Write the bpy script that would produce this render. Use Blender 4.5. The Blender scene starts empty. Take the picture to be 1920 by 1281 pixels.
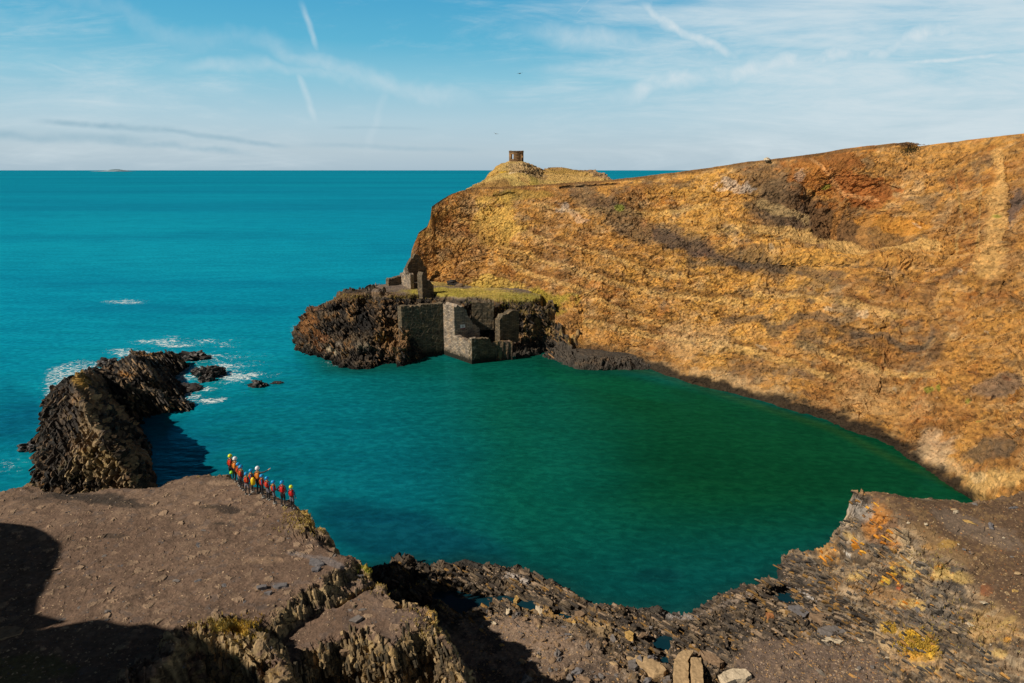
import bpy, bmesh, math, random
import numpy as np
from mathutils import Vector, Matrix
R = math.radians
random.seed(7)
C = bpy.context.scene.collection
F, PIT, H = 1280.0, math.radians(14.1), 30.0
cP, sP = math.cos(PIT), math.sin(PIT)
SUN_EL = 40.0
_sx, _sy = -0.93, -0.37
_l = math.hypot(_sx, _sy); SX, SY = _sx/_l, _sy/_l

# ---------------------------------------------------------------- camera geometry
def _ray(px, py):
    r = (np.asarray(px, float)-960)/F; u = (640.5-np.asarray(py, float))/F
    return r, cP+u*sP, -sP+u*cP
def atY(px, py, Y):
    a, b, c = _ray(px, py); t = Y/b
    return np.stack([a*t, b*t, H+c*t], -1)
def atZ(px, py, z):
    a, b, c = _ray(px, py); t = (z-H)/c
    return np.stack([a*t, b*t, H+c*t], -1)
def proj(P):
    x, y, z = P[..., 0], P[..., 1], P[..., 2]-H
    f = y*cP-z*sP; u = y*sP+z*cP
    return 960+F*x/f, 640.5-F*u/f

# ---------------------------------------------------------------- noise
def _h(ix, iy, iz, s):
    h = (ix.astype(np.int64)*374761393+iy.astype(np.int64)*668265263+iz.astype(np.int64)*2147483647+s*974634777) & 0xffffffff
    h = ((h ^ (h >> 13))*1274126177) & 0xffffffff
    h = ((h ^ (h >> 16))*2246822519) & 0xffffffff
    return (h ^ (h >> 15)) & 0xffffffff
def _hf(ix, iy, iz, s): return _h(ix, iy, iz, s).astype(np.float32)/4294967296.0
def vnoise(p, s=0):
    p = np.asarray(p, np.float32); f = np.floor(p); i = f.astype(np.int64); t = p-f
    t = t*t*t*(t*(t*6-15)+10); r = 0
    for a in (0, 1):
        wa = t[..., 0] if a else 1-t[..., 0]
        for b in (0, 1):
            wb = t[..., 1] if b else 1-t[..., 1]
            for c in (0, 1):
                wc = t[..., 2] if c else 1-t[..., 2]
                r = r+wa*wb*wc*_hf(i[..., 0]+a, i[..., 1]+b, i[..., 2]+c, s)
    return r*2-1
def fbm(p, o=4, s=0, g=.5):
    a, r, n = 1., 0., 0.; p = np.asarray(p, np.float32)
    for k in range(o):
        r = r+a*vnoise(p, s+k*17); n += a; a *= g; p = p*2.03+11.7
    return r/n*1.5
def ridged(p, o=4, s=0):
    a, r, n = 1., 0., 0.; p = np.asarray(p, np.float32)
    for k in range(o):
        r = r+a*(1-np.abs(vnoise(p, s+k*13))*2); n += a; a *= .5; p = p*2.07+5.1
    return r/n
def facet(p, s=0, tilt=1., flat=False):
    """blocky rock: every point belongs to its nearest cell, each cell a tilted plane"""
    p = np.asarray(p, np.float32); i = np.floor(p).astype(np.int64)
    bd = np.full(p.shape[:-1], 9e9, np.float32); bv = np.zeros_like(bd); bi = np.zeros_like(bd)
    zs = (0,) if flat else (-1, 0, 1)
    for a in (-1, 0, 1):
        for b in (-1, 0, 1):
            for c in zs:
                cx, cy, cz = i[..., 0]+a, i[..., 1]+b, i[..., 2]+c
                dx = p[..., 0]-cx-_hf(cx, cy, cz, s+1); dy = p[..., 1]-cy-_hf(cx, cy, cz, s+2)
                dz = 0*dx if flat else p[..., 2]-cz-_hf(cx, cy, cz, s+3)
                d = dx*dx+dy*dy+dz*dz; m = d < bd
                gx, gy, gz = _hf(cx, cy, cz, s+4)*2-1, _hf(cx, cy, cz, s+5)*2-1, _hf(cx, cy, cz, s+6)*2-1
                r = _hf(cx, cy, cz, s+7)
                bv = np.where(m, r-.5+tilt*(dx*gx+dy*gy+dz*gz), bv); bi = np.where(m, r, bi); bd = np.where(m, d, bd)
    return bv, bi
def ss(a, b, x):
    t = np.clip((x-a)/(b-a), 0, 1); return t*t*(3-2*t)
def mix(a, b, w): return a*(1-w[..., None])+np.asarray(b, float)*w[..., None]

# ---------------------------------------------------------------- shapes in plan
def sdf(poly, x, y):
    """signed distance to polygon, positive inside"""
    d = np.full(x.shape, 1e9); ins = np.zeros(x.shape, bool); n = len(poly)
    for k in range(n):
        ax, ay = poly[k][0], poly[k][1]; bx, by = poly[(k+1) % n][0], poly[(k+1) % n][1]
        ex, ey = bx-ax, by-ay; L = ex*ex+ey*ey+1e-9
        t = np.clip(((x-ax)*ex+(y-ay)*ey)/L, 0, 1)
        d = np.minimum(d, np.hypot(x-ax-t*ex, y-ay-t*ey))
        c = ((ay > y) != (by > y)) & (x < (bx-ax)*(y-ay)/(by-ay+1e-12)+ax)
        ins ^= c
    return np.where(ins, d, -d)
def seg(pts, x, y):
    """distance to open polyline, side (+ left of travel), and value interpolated along it (3rd item of each point)"""
    bd = np.full(x.shape, 1e9); side = np.ones(x.shape); val = np.zeros(x.shape)
    for k in range(len(pts)-1):
        ax, ay, az = pts[k]; bx, by, bz = pts[k+1]; ex, ey = bx-ax, by-ay; L = ex*ex+ey*ey+1e-9
        t = np.clip(((x-ax)*ex+(y-ay)*ey)/L, 0, 1); qx, qy = x-ax-t*ex, y-ay-t*ey
        d = np.hypot(qx, qy); m = d < bd
        side = np.where(m, np.sign(ex*(y-ay)-ey*(x-ax)), side); val = np.where(m, az+(bz-az)*t, val); bd = np.where(m, d, bd)
    return bd, side, val
def polyZ(pts, z=None):
    return [tuple(atZ(p[0], p[1], p[2] if z is None else z)) for p in pts]

# ---------------------------------------------------------------- colour patches (stains, beds of rock, turf, shade painted on the lagoon)
def s2l(c):
    c = np.asarray(c, float)/255.; return np.where(c <= .04045, c/12.92, ((c+.055)/1.055)**2.4)
def patch(col, px, py, nz, cx, cy, rx, ry, ang, c, st=1., rag=.55):
    a = R(ang); dx, dy = px-cx, py-cy
    u = (dx*math.cos(a)+dy*math.sin(a))/rx; v = (-dx*math.sin(a)+dy*math.cos(a))/ry
    r = np.hypot(u, v)+rag*nz
    return mix(col, c, ss(1.15, .7, r)*st)
def band(col, px, py, nz, pts, w, c, st=1., rag=.6):
    d, _, v = seg([(a, b, 0) for a, b in pts], px, py)
    return mix(col, c, ss(1.15, .5, d/w+rag*nz)*st)

def blur(a, n=2):
    for _ in range(n):
        b = np.pad(a, ((1, 1), (1, 1))+((0, 0),)*(a.ndim-2), mode='edge')
        a = (b[:-2, 1:-1]+b[2:, 1:-1]+b[1:-1, :-2]+b[1:-1, 2:]+2*b[1:-1, 1:-1])/6
    return a
def resample(Fd, n):
    """re-space the rows of every column evenly along its profile, so steep faces get as many rows as flat ones"""
    P = np.stack(Fd[:3], -1); _, py = proj(P); dist = np.linalg.norm(P-np.array([0, 0, H]), axis=-1)
    dl = np.linalg.norm(np.diff(P, axis=0), axis=-1)*F/dist[1:]; dpy = np.abs(np.diff(py, axis=0))
    w = blur(dpy+.45*dl+.05, 1); kw = 14; cw = np.cumsum(np.pad(w, ((0, 0), (kw+1, kw)), mode='edge'), 1); w = (cw[:, 2*kw+1:]-cw[:, :-2*kw-1])/(2*kw+1); S_ = np.concatenate([np.zeros((1, w.shape[1])), np.cumsum(w, 0)])
    out = [np.empty((n, P.shape[1])) for _ in Fd]
    for j in range(P.shape[1]):
        q_ = np.linspace(0, S_[-1, j], n)
        for a, b in zip(out, Fd): a[:, j] = np.interp(q_, S_[:, j], b[:, j])
    return out
def beds(P, nrm, w, s, warp=.8):
    """tilted beds of slate: saw-edged steps across the bedding normal, broken along the bed"""
    nrm = np.array(nrm, float); nrm /= np.linalg.norm(nrm); a = np.cross(nrm, [0, 0, 1.]); a /= np.linalg.norm(a)
    t = P@nrm/w+fbm(P*.22, 3, s)*warp*1.5; k = np.floor(t); fr = t-k; h = _hf(k, 0*k, 0*k, s+3); u = P@a; v = P@np.cross(nrm, a)
    al = vnoise(np.stack([u*.6/w+h*37, k*3.1, v*.3/w], -1), s+5)
    return (fr*.9-.45)*(.5+.8*h)+al*.55+(h-.5)*.6
def grain(P, nrm, s, along=.5, across=4.):
    """thin streaks lying in the bedding plane"""
    nrm = np.array(nrm, float); nrm /= np.linalg.norm(nrm); a = np.cross(nrm, [0, 0, 1.]); a /= np.linalg.norm(a)
    return fbm(np.stack([P@a*along, P@nrm*across+vnoise(P*.5, s)*.8, P@np.cross(nrm, a)*along], -1), 3, s+1)

# ---------------------------------------------------------------- mesh building
def link(o, parent=None):
    C.objects.link(o)
    if parent is not None: o.parent = parent
    return o
def grid_mesh(name, P, col, mat, keep=None, parent=None, smooth=False, alpha=None):
    nr, nc = P.shape[:2]; idx = np.arange(nr*nc).reshape(nr, nc)
    q = np.stack([idx[:-1, :-1], idx[:-1, 1:], idx[1:, 1:], idx[1:, :-1]], -1).reshape(-1, 4)
    if keep is not None:
        k = keep[:-1, :-1] | keep[:-1, 1:] | keep[1:, 1:] | keep[1:, :-1]; q = q[k.reshape(-1)]
    used = np.zeros(nr*nc, bool); used[q.reshape(-1)] = True
    new = np.cumsum(used)-1; q = new[q]; V = P.reshape(-1, 3)[used]; Cc = col.reshape(-1, 3)[used]
    me = bpy.data.meshes.new(name); me.vertices.add(len(V)); me.vertices.foreach_set('co', V.astype(np.float32).ravel())
    me.loops.add(q.size); me.loops.foreach_set('vertex_index', q.astype(np.int32).ravel())
    me.polygons.add(len(q)); me.polygons.foreach_set('loop_start', np.arange(0, q.size, 4, dtype=np.int32))
    me.polygons.foreach_set('use_smooth', np.full(len(q), smooth))
    me.update(calc_edges=True)
    at = me.color_attributes.new('Col', 'FLOAT_COLOR', 'POINT')
    A = np.ones(len(V)) if alpha is None else alpha.reshape(-1)[used]
    at.data.foreach_set('color', np.concatenate([np.clip(Cc, .002, .9), A[:, None]], 1).astype(np.float32).ravel())
    me.materials.append(mat)
    return link(bpy.data.objects.new(name, me), parent)
def normals(P):
    du = np.gradient(P, axis=1); dv = np.gradient(P, axis=0); n = np.cross(du, dv)
    return n/(np.linalg.norm(n, axis=-1, keepdims=True)+1e-9)
def bm_obj(name, bm, mat, parent=None, smooth=False):
    me = bpy.data.meshes.new(name); bmesh.ops.recalc_face_normals(bm, faces=bm.faces); bm.to_mesh(me); bm.free()
    for m in (mat if isinstance(mat, (list, tuple)) else [mat]): me.materials.append(m)
    if smooth: me.polygons.foreach_set('use_smooth', [True]*len(me.polygons))
    return link(bpy.data.objects.new(name, me), parent)
def tag(o, label=None, cat=None, group=None, kind=None):
    if label: o['label'] = label
    if cat: o['category'] = cat
    if group: o['group'] = group
    if kind: o['kind'] = kind
    return o

# ---------------------------------------------------------------- materials
class NT:
    def __init__(s, name):
        s.m = bpy.data.materials.new(name); s.m.use_nodes = True; s.t = s.m.node_tree; s.t.nodes.clear()
    def n(s, typ, ins=None, **kw):
        d = s.t.nodes.new(typ)
        for k, v in kw.items(): setattr(d, k, v)
        for k, v in (ins or {}).items():
            if isinstance(v, bpy.types.NodeSocket): s.t.links.new(v, d.inputs[k])
            else: d.inputs[k].default_value = v
        return d
    def math(s, op, a, b=0.0, c=None, clamp=False):
        d = s.n('ShaderNodeMath', operation=op, use_clamp=clamp)
        for k, v in enumerate((a, b, c)):
            if v is None: continue
            if isinstance(v, bpy.types.NodeSocket): s.t.links.new(v, d.inputs[k])
            else: d.inputs[k].default_value = v
        return d.outputs[0]
    def noise(s, vec, scale, detail=4, rough=.6, dist=0.):
        return s.n('ShaderNodeTexNoise', {'Vector': vec, 'Scale': scale, 'Detail': detail, 'Roughness': rough, 'Distortion': dist})
    def ramp(s, fac, stops):
        d = s.n('ShaderNodeValToRGB', {'Fac': fac}); e = d.color_ramp.elements
        while len(e) < len(stops): e.new(.5)
        for el, (p, c) in zip(e, stops):
            el.position = p; el.color = (*c, 1) if len(c) == 3 else c
        return d.outputs['Color']
    def mixc(s, fac, a, b, blend='MIX'):
        d = s.n('ShaderNodeMix', data_type='RGBA', blend_type=blend)
        for k, v in ((0, fac), (6, a), (7, b)):
            if isinstance(v, bpy.types.NodeSocket): s.t.links.new(v, d.inputs[k])
            else: d.inputs[k].default_value = v if k == 0 else ((*v, 1) if len(v) == 3 else v)
        return d.outputs[2]
    def out(s, surf):
        s.n('ShaderNodeOutputMaterial', {'Surface': surf}); return s.m
def rock_mat(name, fine=3., bump=.35, bdist=.25, rough=.9, var=.45, stretch=(1, 1, 1), rot=(0, 0, 0), spec=.25):
    t = NT(name); g = t.n('ShaderNodeTexCoord').outputs['Object']
    mp = t.n('ShaderNodeMapping', {'Vector': g, 'Scale': stretch, 'Rotation': rot}).outputs[0]
    col = t.n('ShaderNodeAttribute', attribute_name='Col').outputs['Color']
    n1 = t.noise(mp, fine, 6, .7, .3).outputs[0]; n2 = t.noise(mp, fine*.3, 4, .6).outputs[0]
    vo = t.n('ShaderNodeTexVoronoi', {'Vector': mp, 'Scale': fine*1.4, 'Randomness': 1.}).outputs
    f = t.math('ADD', t.math('MULTIPLY', n1, .7), t.math('MULTIPLY', n2, .45))
    f = t.math('ADD', f, t.math('MULTIPLY', t.n('ShaderNodeSeparateColor', {'Color': vo['Color']}).outputs[0], .15))
    mul = t.ramp(f, [(.38, (1-var,)*3), (.62, (1, 1, 1)), (.85, (1+var*1.1, 1+var*1.0, 1+var*.9))])
    c = t.mixc(1., col, mul, 'MULTIPLY')
    hgt = t.math('ADD', n1, t.math('MULTIPLY', vo['Distance'], .5))
    b = t.n('ShaderNodeBump', {'Height': hgt, 'Strength': bump, 'Distance': bdist}).outputs[0]
    p = t.n('ShaderNodeBsdfPrincipled', {'Base Color': c, 'Roughness': rough, 'Normal': b, 'Specular IOR Level': spec})
    return t.out(p.outputs[0])
def flat_mat(name, c, rough=.6, var=.15, scale=6., spec=.4, bump=0., emit=None):
    t = NT(name); g = t.n('ShaderNodeTexCoord').outputs['Object']; n = t.noise(g, scale, 4).outputs[0]
    mul = t.ramp(n, [(.3, (1-var,)*3), (.7, (1+var,)*3)])
    cc = t.mixc(1., c, mul, 'MULTIPLY'); ins = {'Base Color': cc, 'Roughness': rough, 'Specular IOR Level': spec}
    if bump: ins['Normal'] = t.n('ShaderNodeBump', {'Height': n, 'Strength': bump, 'Distance': .05}).outputs[0]
    return t.out(t.n('ShaderNodeBsdfPrincipled', ins).outputs[0])

M_cliff = rock_mat('cliff_rock', 1.6, 1., .45, .92, .55, spec=.1)
M_near = rock_mat('slate_ground', 5., .55, .08, .93, .4, spec=.12)
M_shore = rock_mat('wet_slate', 4., .7, .12, .7, .5, stretch=(1, .35, 1), rot=(0, 0, R(45)), spec=.3)
M_stack = rock_mat('bedded_sea_rock', 1.6, .8, .3, .8, .55, stretch=(.5, 1.4, 1.2), rot=(0, 0, R(35)), spec=.25)
M_prom = rock_mat('black_rock', 1.3, .8, .35, .85, .55, spec=.2)

# ================================================================= MAIN CLIFF
def lerp(px, pts, k):
    a = np.array(pts, float); return np.interp(px, a[:, 0], a[:, k])
def sheet(cols, foot, top, nrow, g=1.0, back=None, backn=14, under=.05, sm=0):
    """a slope seen from the air: foot and top lines (px, py, depth) joined by a face, then a back slope"""
    px = np.asarray(cols, float)
    fy, fY = lerp(px, foot, 1), lerp(px, foot, 2); ty, tY = lerp(px, top, 1), lerp(px, top, 2)
    t = np.concatenate([[-under], np.linspace(0, 1, nrow)])[:, None]
    py = fy+(ty-fy)*t; Y = fY+(tY-fY)*np.clip(t, 0, 1)**g
    if sm:                                                # creases of the outline must not run down the face
        def sm_(v): return np.convolve(np.pad(v, sm, mode='edge'), np.ones(2*sm+1)/(2*sm+1), 'valid')
        gy_, gY_, hy_, hY_ = sm_(fy), sm_(fY), sm_(ty), sm_(tY); ts = np.clip((gy_-py)/(gy_-hy_), 0, 1.05); wL = ss(1090, 1160, px)*ss(.0, .25, ts)
        Y = Y*(1-wL)+(gY_+(hY_-gY_)*ts**g)*wL
    P = atY(np.broadcast_to(px, py.shape), py, Y)
    PX = np.broadcast_to(px, py.shape).copy(); PY = py.copy()
    if back is not None:
        last = P[-1]; s = np.linspace(0, 1, backn+1)[1:, None]**1.5*back[0]
        drop = back[1](px)[None, :]
        Q = np.stack([last[None, :, 0]*(1+0*s)+0*s, last[None, :, 1]+s, last[None, :, 2]-s*drop], -1)
        P = np.concatenate([P, Q]); PX = np.concatenate([PX, np.broadcast_to(px, Q.shape[:2])]); PY = np.concatenate([PY, np.broadcast_to(ty, Q.shape[:2])])
    return P, PX, PY

foot = [(758, 548, 134.5), (800, 545, 132.5), (860, 548, 129), (930, 566, 124), (1000, 584, 119), (1036, 598, 115), (1056, 630, 111.5), (1072, 650, 110), (1092, 659, 109.5),
        (1180, 676, 105.2), (1215, 690, 101.5), (1240, 702, 98.5), (1300, 721, 94), (1360, 739, 90), (1420, 759, 86), (1500, 784, 80.8), (1560, 803, 77.2), (1620, 832, 73),
        (1680, 862, 69), (1740, 890, 65), (1800, 916, 61), (1830, 924, 59), (1870, 930, 56.2), (1920, 936, 52.6), (2060, 946, 44)]
top = [(758, 545, 136), (767, 500, 137), (771, 470, 137.5), (784, 436, 138), (800, 424, 138.5), (806, 408, 138.5), (809, 387, 139), (830, 372, 140), (848, 363, 140.5), (885, 352, 142),
       (960, 349, 140), (1040, 345, 138), (1150, 338, 134), (1290, 322, 128), (1400, 304, 122), (1540, 287, 116), (1600, 277, 113),
       (1660, 270, 111), (1704, 266, 109), (1716, 268, 109), (1722, 273, 109), (1775, 271, 106), (1786, 265, 105), (1850, 258, 102), (1920, 251, 98), (2060, 240, 90)]
cols = np.arange(758, 2062, 1.9)
P, PX, PY = sheet(cols, foot, top, 400, 1.05, (60., lambda px: np.interp(px, [758, 880, 1000, 1250, 1500], [1.6, .9, .22, .12, .05])), sm=45)
nz = fbm(P*.12, 4, 3); nz2 = fbm(P*.35, 4, 9)
Y0 = 0*PX
Y0 += 4.5*ss(1.15, .2, np.hypot((PX-1590)/120, (PY-400)/75)+.3*nz)          # the bowl
Y0 += 2.2*ss(1.1, .3, np.hypot((PX-1640)/110, (PY-430)/45)+.3*nz)
Y0 += 2.0*ss(1.1, .3, np.hypot((PX-1400)/90, (PY-395)/40)+.3*nz)
Y0 -= 1.6*ss(1., .2, np.abs(PY-482-.04*(PX-1560))/22)*ss(1330, 1420, PX)*ss(1760, 1640, PX)   # ledge below it
Y0 += 1.2*ss(1.1, .2, np.hypot((PX-1905)/50, (PY-420)/70)+.3*nz)
Y0 -= 1.6*ss(1., .0, np.abs(PX-1868)/26)*ss(270, 330, PY)*ss(620, 500, PY)
Y0 += 1.5*np.sin(PX/38+nz*3)*ss(1560, 1700, PX)*ss(1860, 1780, PX)*ss(330, 420, PY)*ss(900, 700, PY)*.7
Y0 -= 2.2*ss(1.1, .3, np.hypot((PX-1700)/90, (PY-800)/70)+.3*nz)
P[..., 1] += Y0*.9; 
N = blur(normals(P), 2); N /= np.linalg.norm(N, axis=-1, keepdims=True)+1e-9; N *= -np.sign((N*(P-np.array([0, 0, H]))).sum(-1).mean())
edge = ss(-2, 45, PY-lerp(PX, top, 1))
lo = fbm(P*.05, 3, 21)*1.6+ridged(P*np.array([.16, .16, .1]), 3, 5)*.75
# ribs lean down to the right, like the beds
q = P @ np.array([[.8, .2, .3], [.2, .8, 0], [-.35, .3, .75]])
f1, id1 = facet(q*np.array([.55, .55, .4])+nz[..., None]*.5, 31, 1.3)
f2, id2 = facet(q*np.array([1.5, 1.5, 1.1])+nz2[..., None]*.5, 77, 1.5)
soft = ss(-.1, .5, fbm(P*.09, 3, 55))*.6                                      # turfy places are smoother
mid = ridged(P*.9, 3, 61)
f3, id3 = facet(q*np.array([3.6, 3.6, 2.6])+nz2[..., None]*.8, 78, 1.5)
bedc = beds(P, (.25, .35, .9), 1.6, 640, 1.2)
bedd = beds(P, (.35, .1, .75), .9, 645, 1.6)
disp = lo*1.1+(f1*.22+f2*.17+f3*.11+mid*.10+bedc*.24+bedd*.10)*(1-soft*.7)
disp *= ss(0, 6, P[..., 2])*.5+.5
P += N*(disp*(.10+.90*edge))[..., None]
z = P[..., 2]
# colour of the beds
big = fbm(P*.06, 4, 101); med = fbm(P*.22, 4, 111); fin = fbm(P*.9, 4, 121)
DK_ = np.array([.07, .045, .028]); ochre = np.array([.47, .232, .058]); gold = np.array([.58, .305, .068]); umber = np.array([.27, .125, .042]); grey = np.array([.13, .095, .065]); pale = np.array([.56, .37, .18]); rust = np.array([.36, .12, .022])
col = np.broadcast_to(ochre, P.shape).copy()
col = mix(col, gold, ss(-.15, .5, big+.4*med)*.75)
col = mix(col, umber, ss(.05, .6, med-.3*big+.3*fin)*.7)
col = mix(col, pale, ss(.25, .8, fbm(P*.3, 4, 131)+.35*fin)*.5)
col = mix(col, rust, ss(.35, .8, fbm(P*.25, 4, 141)+.3*fin)*.55)
col = mix(col, grey, ss(.4, .8, fbm(P*np.array([.2, .2, .35]), 4, 151)+.35*fin)*.6)
for pts_, w_ in (([(800, 430), (900, 445), (1000, 470), (1120, 520), (1250, 545), (1400, 560)], 5), ([(860, 400), (980, 425), (1100, 470), (1240, 510), (1330, 520)], 4), ([(1100, 600), (1250, 620), (1400, 650), (1560, 690)], 5), ([(1420, 545), (1560, 560), (1700, 590)], 5), ([(1330, 440), (1400, 425), (1470, 445)], 4), ([(1790, 320), (1800, 400), (1805, 480)], 2.5), ([(1840, 340), (1835, 430), (1840, 500)], 2.5), ([(1500, 640), (1600, 665), (1760, 700)], 5), ([(940, 480), (1040, 520), (1150, 575), (1250, 600)], 4), ([(1000, 380), (1100, 395), (1230, 400), (1330, 390)], 4)):
    col = band(col, PX, PY, nz2*1.0+fin*.6, pts_, w_, umber*.5, .55); col = band(col, PX, PY, nz*1.0+fin*.5, [(a, b+w_*2.2) for a, b in pts_], w_*1.2, (.62, .40, .14), .5)
gr_ = grain(P, (.25, .35, .9), 650, .25, 1.6); col = mix(col, umber*.6, ss(.15, .6, gr_)*.5); col = mix(col, pale, ss(-.2, -.6, gr_)*.22); col = mix(col, DK_, ss(.5, .9, -f3-f2*.6)*.6)
col = mix(col, grey, ss(.62, .95, id1)*.15); col = mix(col, umber, ss(.7, 1, id2)*.35); col = mix(col, pale, ss(.25, .05, id2)*.22)
W = nz*.6+nz2*.7+fin*.5
DK = np.array([.10, .075, .055]); BR = np.array([.17, .09, .04])
L = [(PX, PY)]
def pt(*a, **k):
    global col; col = patch(col, PX, PY, W, *a, **k)
def bd(*a, **k):
    global col; col = band(col, PX, PY, W, *a, **k)
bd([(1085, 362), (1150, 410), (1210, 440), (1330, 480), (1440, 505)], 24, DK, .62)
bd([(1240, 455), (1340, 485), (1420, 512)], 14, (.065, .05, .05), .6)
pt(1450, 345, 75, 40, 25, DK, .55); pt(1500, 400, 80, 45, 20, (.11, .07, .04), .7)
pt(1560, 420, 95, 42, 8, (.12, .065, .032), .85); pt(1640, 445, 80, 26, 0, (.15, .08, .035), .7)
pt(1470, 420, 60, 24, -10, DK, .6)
pt(1575, 330, 80, 36, 12, (.36, .135, .03), .7, rag=1.1); pt(1620, 345, 45, 24, 10, (.27, .085, .025), .6, rag=1.1); pt(1560, 300, 70, 14, 8, (.2, .08, .025), .6)
bd([(1520, 298), (1580, 345), (1610, 370), (1655, 372)], 3, (.56, .3, .12), .55, rag=.9)
pt(1690, 415, 50, 12, 5, (.5, .22, .035), .65, rag=1.2); bd([(1612, 385), (1600, 425), (1592, 452)], 5, (.42, .19, .05), .55, rag=1.); bd([(1660, 400), (1640, 450)], 6, (.4, .2, .06), .6, rag=1.)
bd([(1420, 435), (1500, 440), (1560, 462), (1680, 470), (1760, 465)], 10, (.55, .34, .12), .75)
bd([(1440, 390), (1490, 405), (1520, 418)], 10, (.38, .26, .12), .7)
bd([(1300, 500), (1400, 500), (1500, 512), (1580, 528)], 10, DK, .6); bd([(1540, 500), (1640, 508), (1700, 524)], 6, DK, .6)
pt(1385, 355, 26, 9, 15, (.72, .6, .5), .4, rag=1.6); pt(1045, 388, 18, 11, -10, (.72, .58, .46), .42, rag=1.6); pt(1090, 420, 22, 8, 40, (.62, .46, .34), .35, rag=1.6)
pt(1505, 330, 8, 9, 20, (.5, .38, .28), .4, rag=1.4)
bd([(1360, 600), (1430, 605), (1450, 625), (1530, 598), (1570, 615)], 8, DK, .65); pt(1520, 650, 26, 22, 30, DK, .5)
bd([(1600, 628), (1660, 632), (1700, 655), (1740, 655), (1756, 625)], 7, DK, .7)
bd([(1745, 560), (1760, 620), (1770, 680), (1785, 690)], 14, BR, .5)
bd([(1340, 690), (1450, 694), (1520, 700)], 8, DK, .45)
pt(1905, 400, 30, 45, 0, (.10, .08, .075), .75); pt(1900, 500, 30, 35, 0, (.3, .15, .05), .6)
bd([(1868, 290), (1862, 400), (1858, 520)], 16, (.60, .36, .13), .6, rag=.4)
pt(930, 410, 42, 42, 30, (.62, .38, .09), .75); pt(870, 450, 60, 40, 0, umber, .35)
pt(1640, 740, 80, 50, 10, (.4, .24, .1), .5); pt(1870, 735, 60, 26, -25, (.19, .13, .09), .75)
bd([(1150, 690), (1300, 700), (1420, 738), (1520, 772), (1640, 820), (1760, 870), (1810, 890)], 20, (.56, .38, .20), .55, rag=.9)
pt(1740, 850, 55, 40, 35, (.58, .43, .28), .45); pt(1300, 640, 60, 30, 0, (.5, .33, .17), .4)
pt(1870, 860, 70, 22, -8, (.12, .085, .055), .75); pt(1880, 910, 80, 20, -4, (.58, .36, .13), .8); pt(1850, 905, 20, 12, 0, (.58, .4, .2), .7)
pt(1000, 560, 70, 22, 10, (.30, .25, .035), .75); pt(890, 545, 100, 12, 0, (.40, .28, .05), .6); pt(930, 530, 60, 12, 5, (.6, .42, .1), .6)
for a, b in ((1740, 733), (1765, 737), (1820, 760), (1840, 795), (1860, 408), (1565, 352), (1165, 402)): pt(a, b, 8, 5, 0, (.22, .26, .03), .6)
for k in range(60):
    a, b = random.uniform(1000, 1900), random.uniform(380, 800); pt(a, b, random.uniform(3, 8), random.uniform(1.5, 4), random.uniform(-30, 40), random.choice([DK, DK, (.2, .07, .03), (.62, .47, .3)]), .5, rag=1.3)
tl = lerp(PX, top, 1)
bd([(850, 356), (960, 350), (1150, 340), (1290, 324), (1400, 306), (1540, 289), (1700, 268)], 3.4, (.16, .085, .035), .8, rag=.4)
bd([(1050, 353), (1080, 350), (1100, 352), (1118, 348), (1160, 347)], 1.8, (.05, .03, .018), .85, rag=1.1)
bd([(925, 365), (945, 361), (962, 362), (966, 367)], 1.6, (.06, .035, .02), .8, rag=.9)
bd([(1690, 274), (1720, 271)], 4, (.1, .055, .025), .8)
pt(980, 366, 70, 10, 0, (.34, .23, .05), .5)
# rock wall right of the ruin, then the dark tide line
col = mix(col, (.02, .016, .013), ss(1.5, .6, z+.5*nz2+.35*fin)*.95)
col = mix(col, (.05, .04, .03), ss(2.6, 1.2, z+.9*nz)*.6*ss(1300, 1150, PX))
for (ax, ay, bx, by, dep) in ((1050, 353, 1160, 347, .45), (925, 364, 966, 364, .3)):
    wv = ss(1.4, .3, np.abs(PY-(ay+(by-ay)*(PX-ax)/(bx-ax))-nz2*5)/2.2)*((PX > ax) & (PX < bx)); P[..., 1] += wv*dep; P[..., 2] -= wv*dep*.3
tag(grid_mesh('cliff', P, col, M_cliff, keep=P[..., 2] > -1.5), 'tall ochre quarry cliff rising from the green lagoon', kind='structure')
del P, q, N, f1, f2, id1, id2

# ================================================================= HEADLAND WITH THE TOWER
foot = [(872, 362, 150), (900, 358, 150), (1000, 358, 150), (1175, 346, 150), (1200, 345, 150)]
top = [(872, 361, 168), (884, 352, 170), (900, 343, 176), (911, 335, 182), (921, 321, 187), (935, 312, 190), (946, 305.5, 192), (958, 303, 193), (978, 303, 193), (990, 307, 193), (1004, 313, 194), (1018, 316.5, 200),
       (1028, 313, 205), (1060, 315, 207), (1085, 318.5, 208), (1104, 318, 208), (1122, 321, 208), (1140, 328, 206), (1152, 336, 204), (1165, 343, 200), (1200, 350, 190)]
P, PX, PY = sheet(np.arange(872, 1200, 1.0), foot, top, 90, .9, (40., lambda px: 1.2+0*px), 10)
N = normals(P); N *= -np.sign((N*(P-np.array([0, 0, H]))).sum(-1).mean())
nz = fbm(P*.1, 4, 13); rk = ss(1.1, .4, np.hypot((PX-985)/45, (PY-318)/14)+.4*nz)+ss(1.1, .4, np.hypot((PX-1130)/40, (PY-326)/9)+.4*nz)
f1, id1 = facet(P*.5, 41, 1.3); f2, _ = facet(P*1.2, 42, 1.4)
P += N*(nz*.8+(f1*.7+f2*.4)*(.18+.6*np.clip(rk, 0, 1)))[..., None]
fin = fbm(P*.8, 4, 15)
col = mix(np.broadcast_to([.44, .27, .075], P.shape).copy(), (.50, .34, .115), ss(-.2, .5, nz))
W = nz*.7+fin*.4
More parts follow.
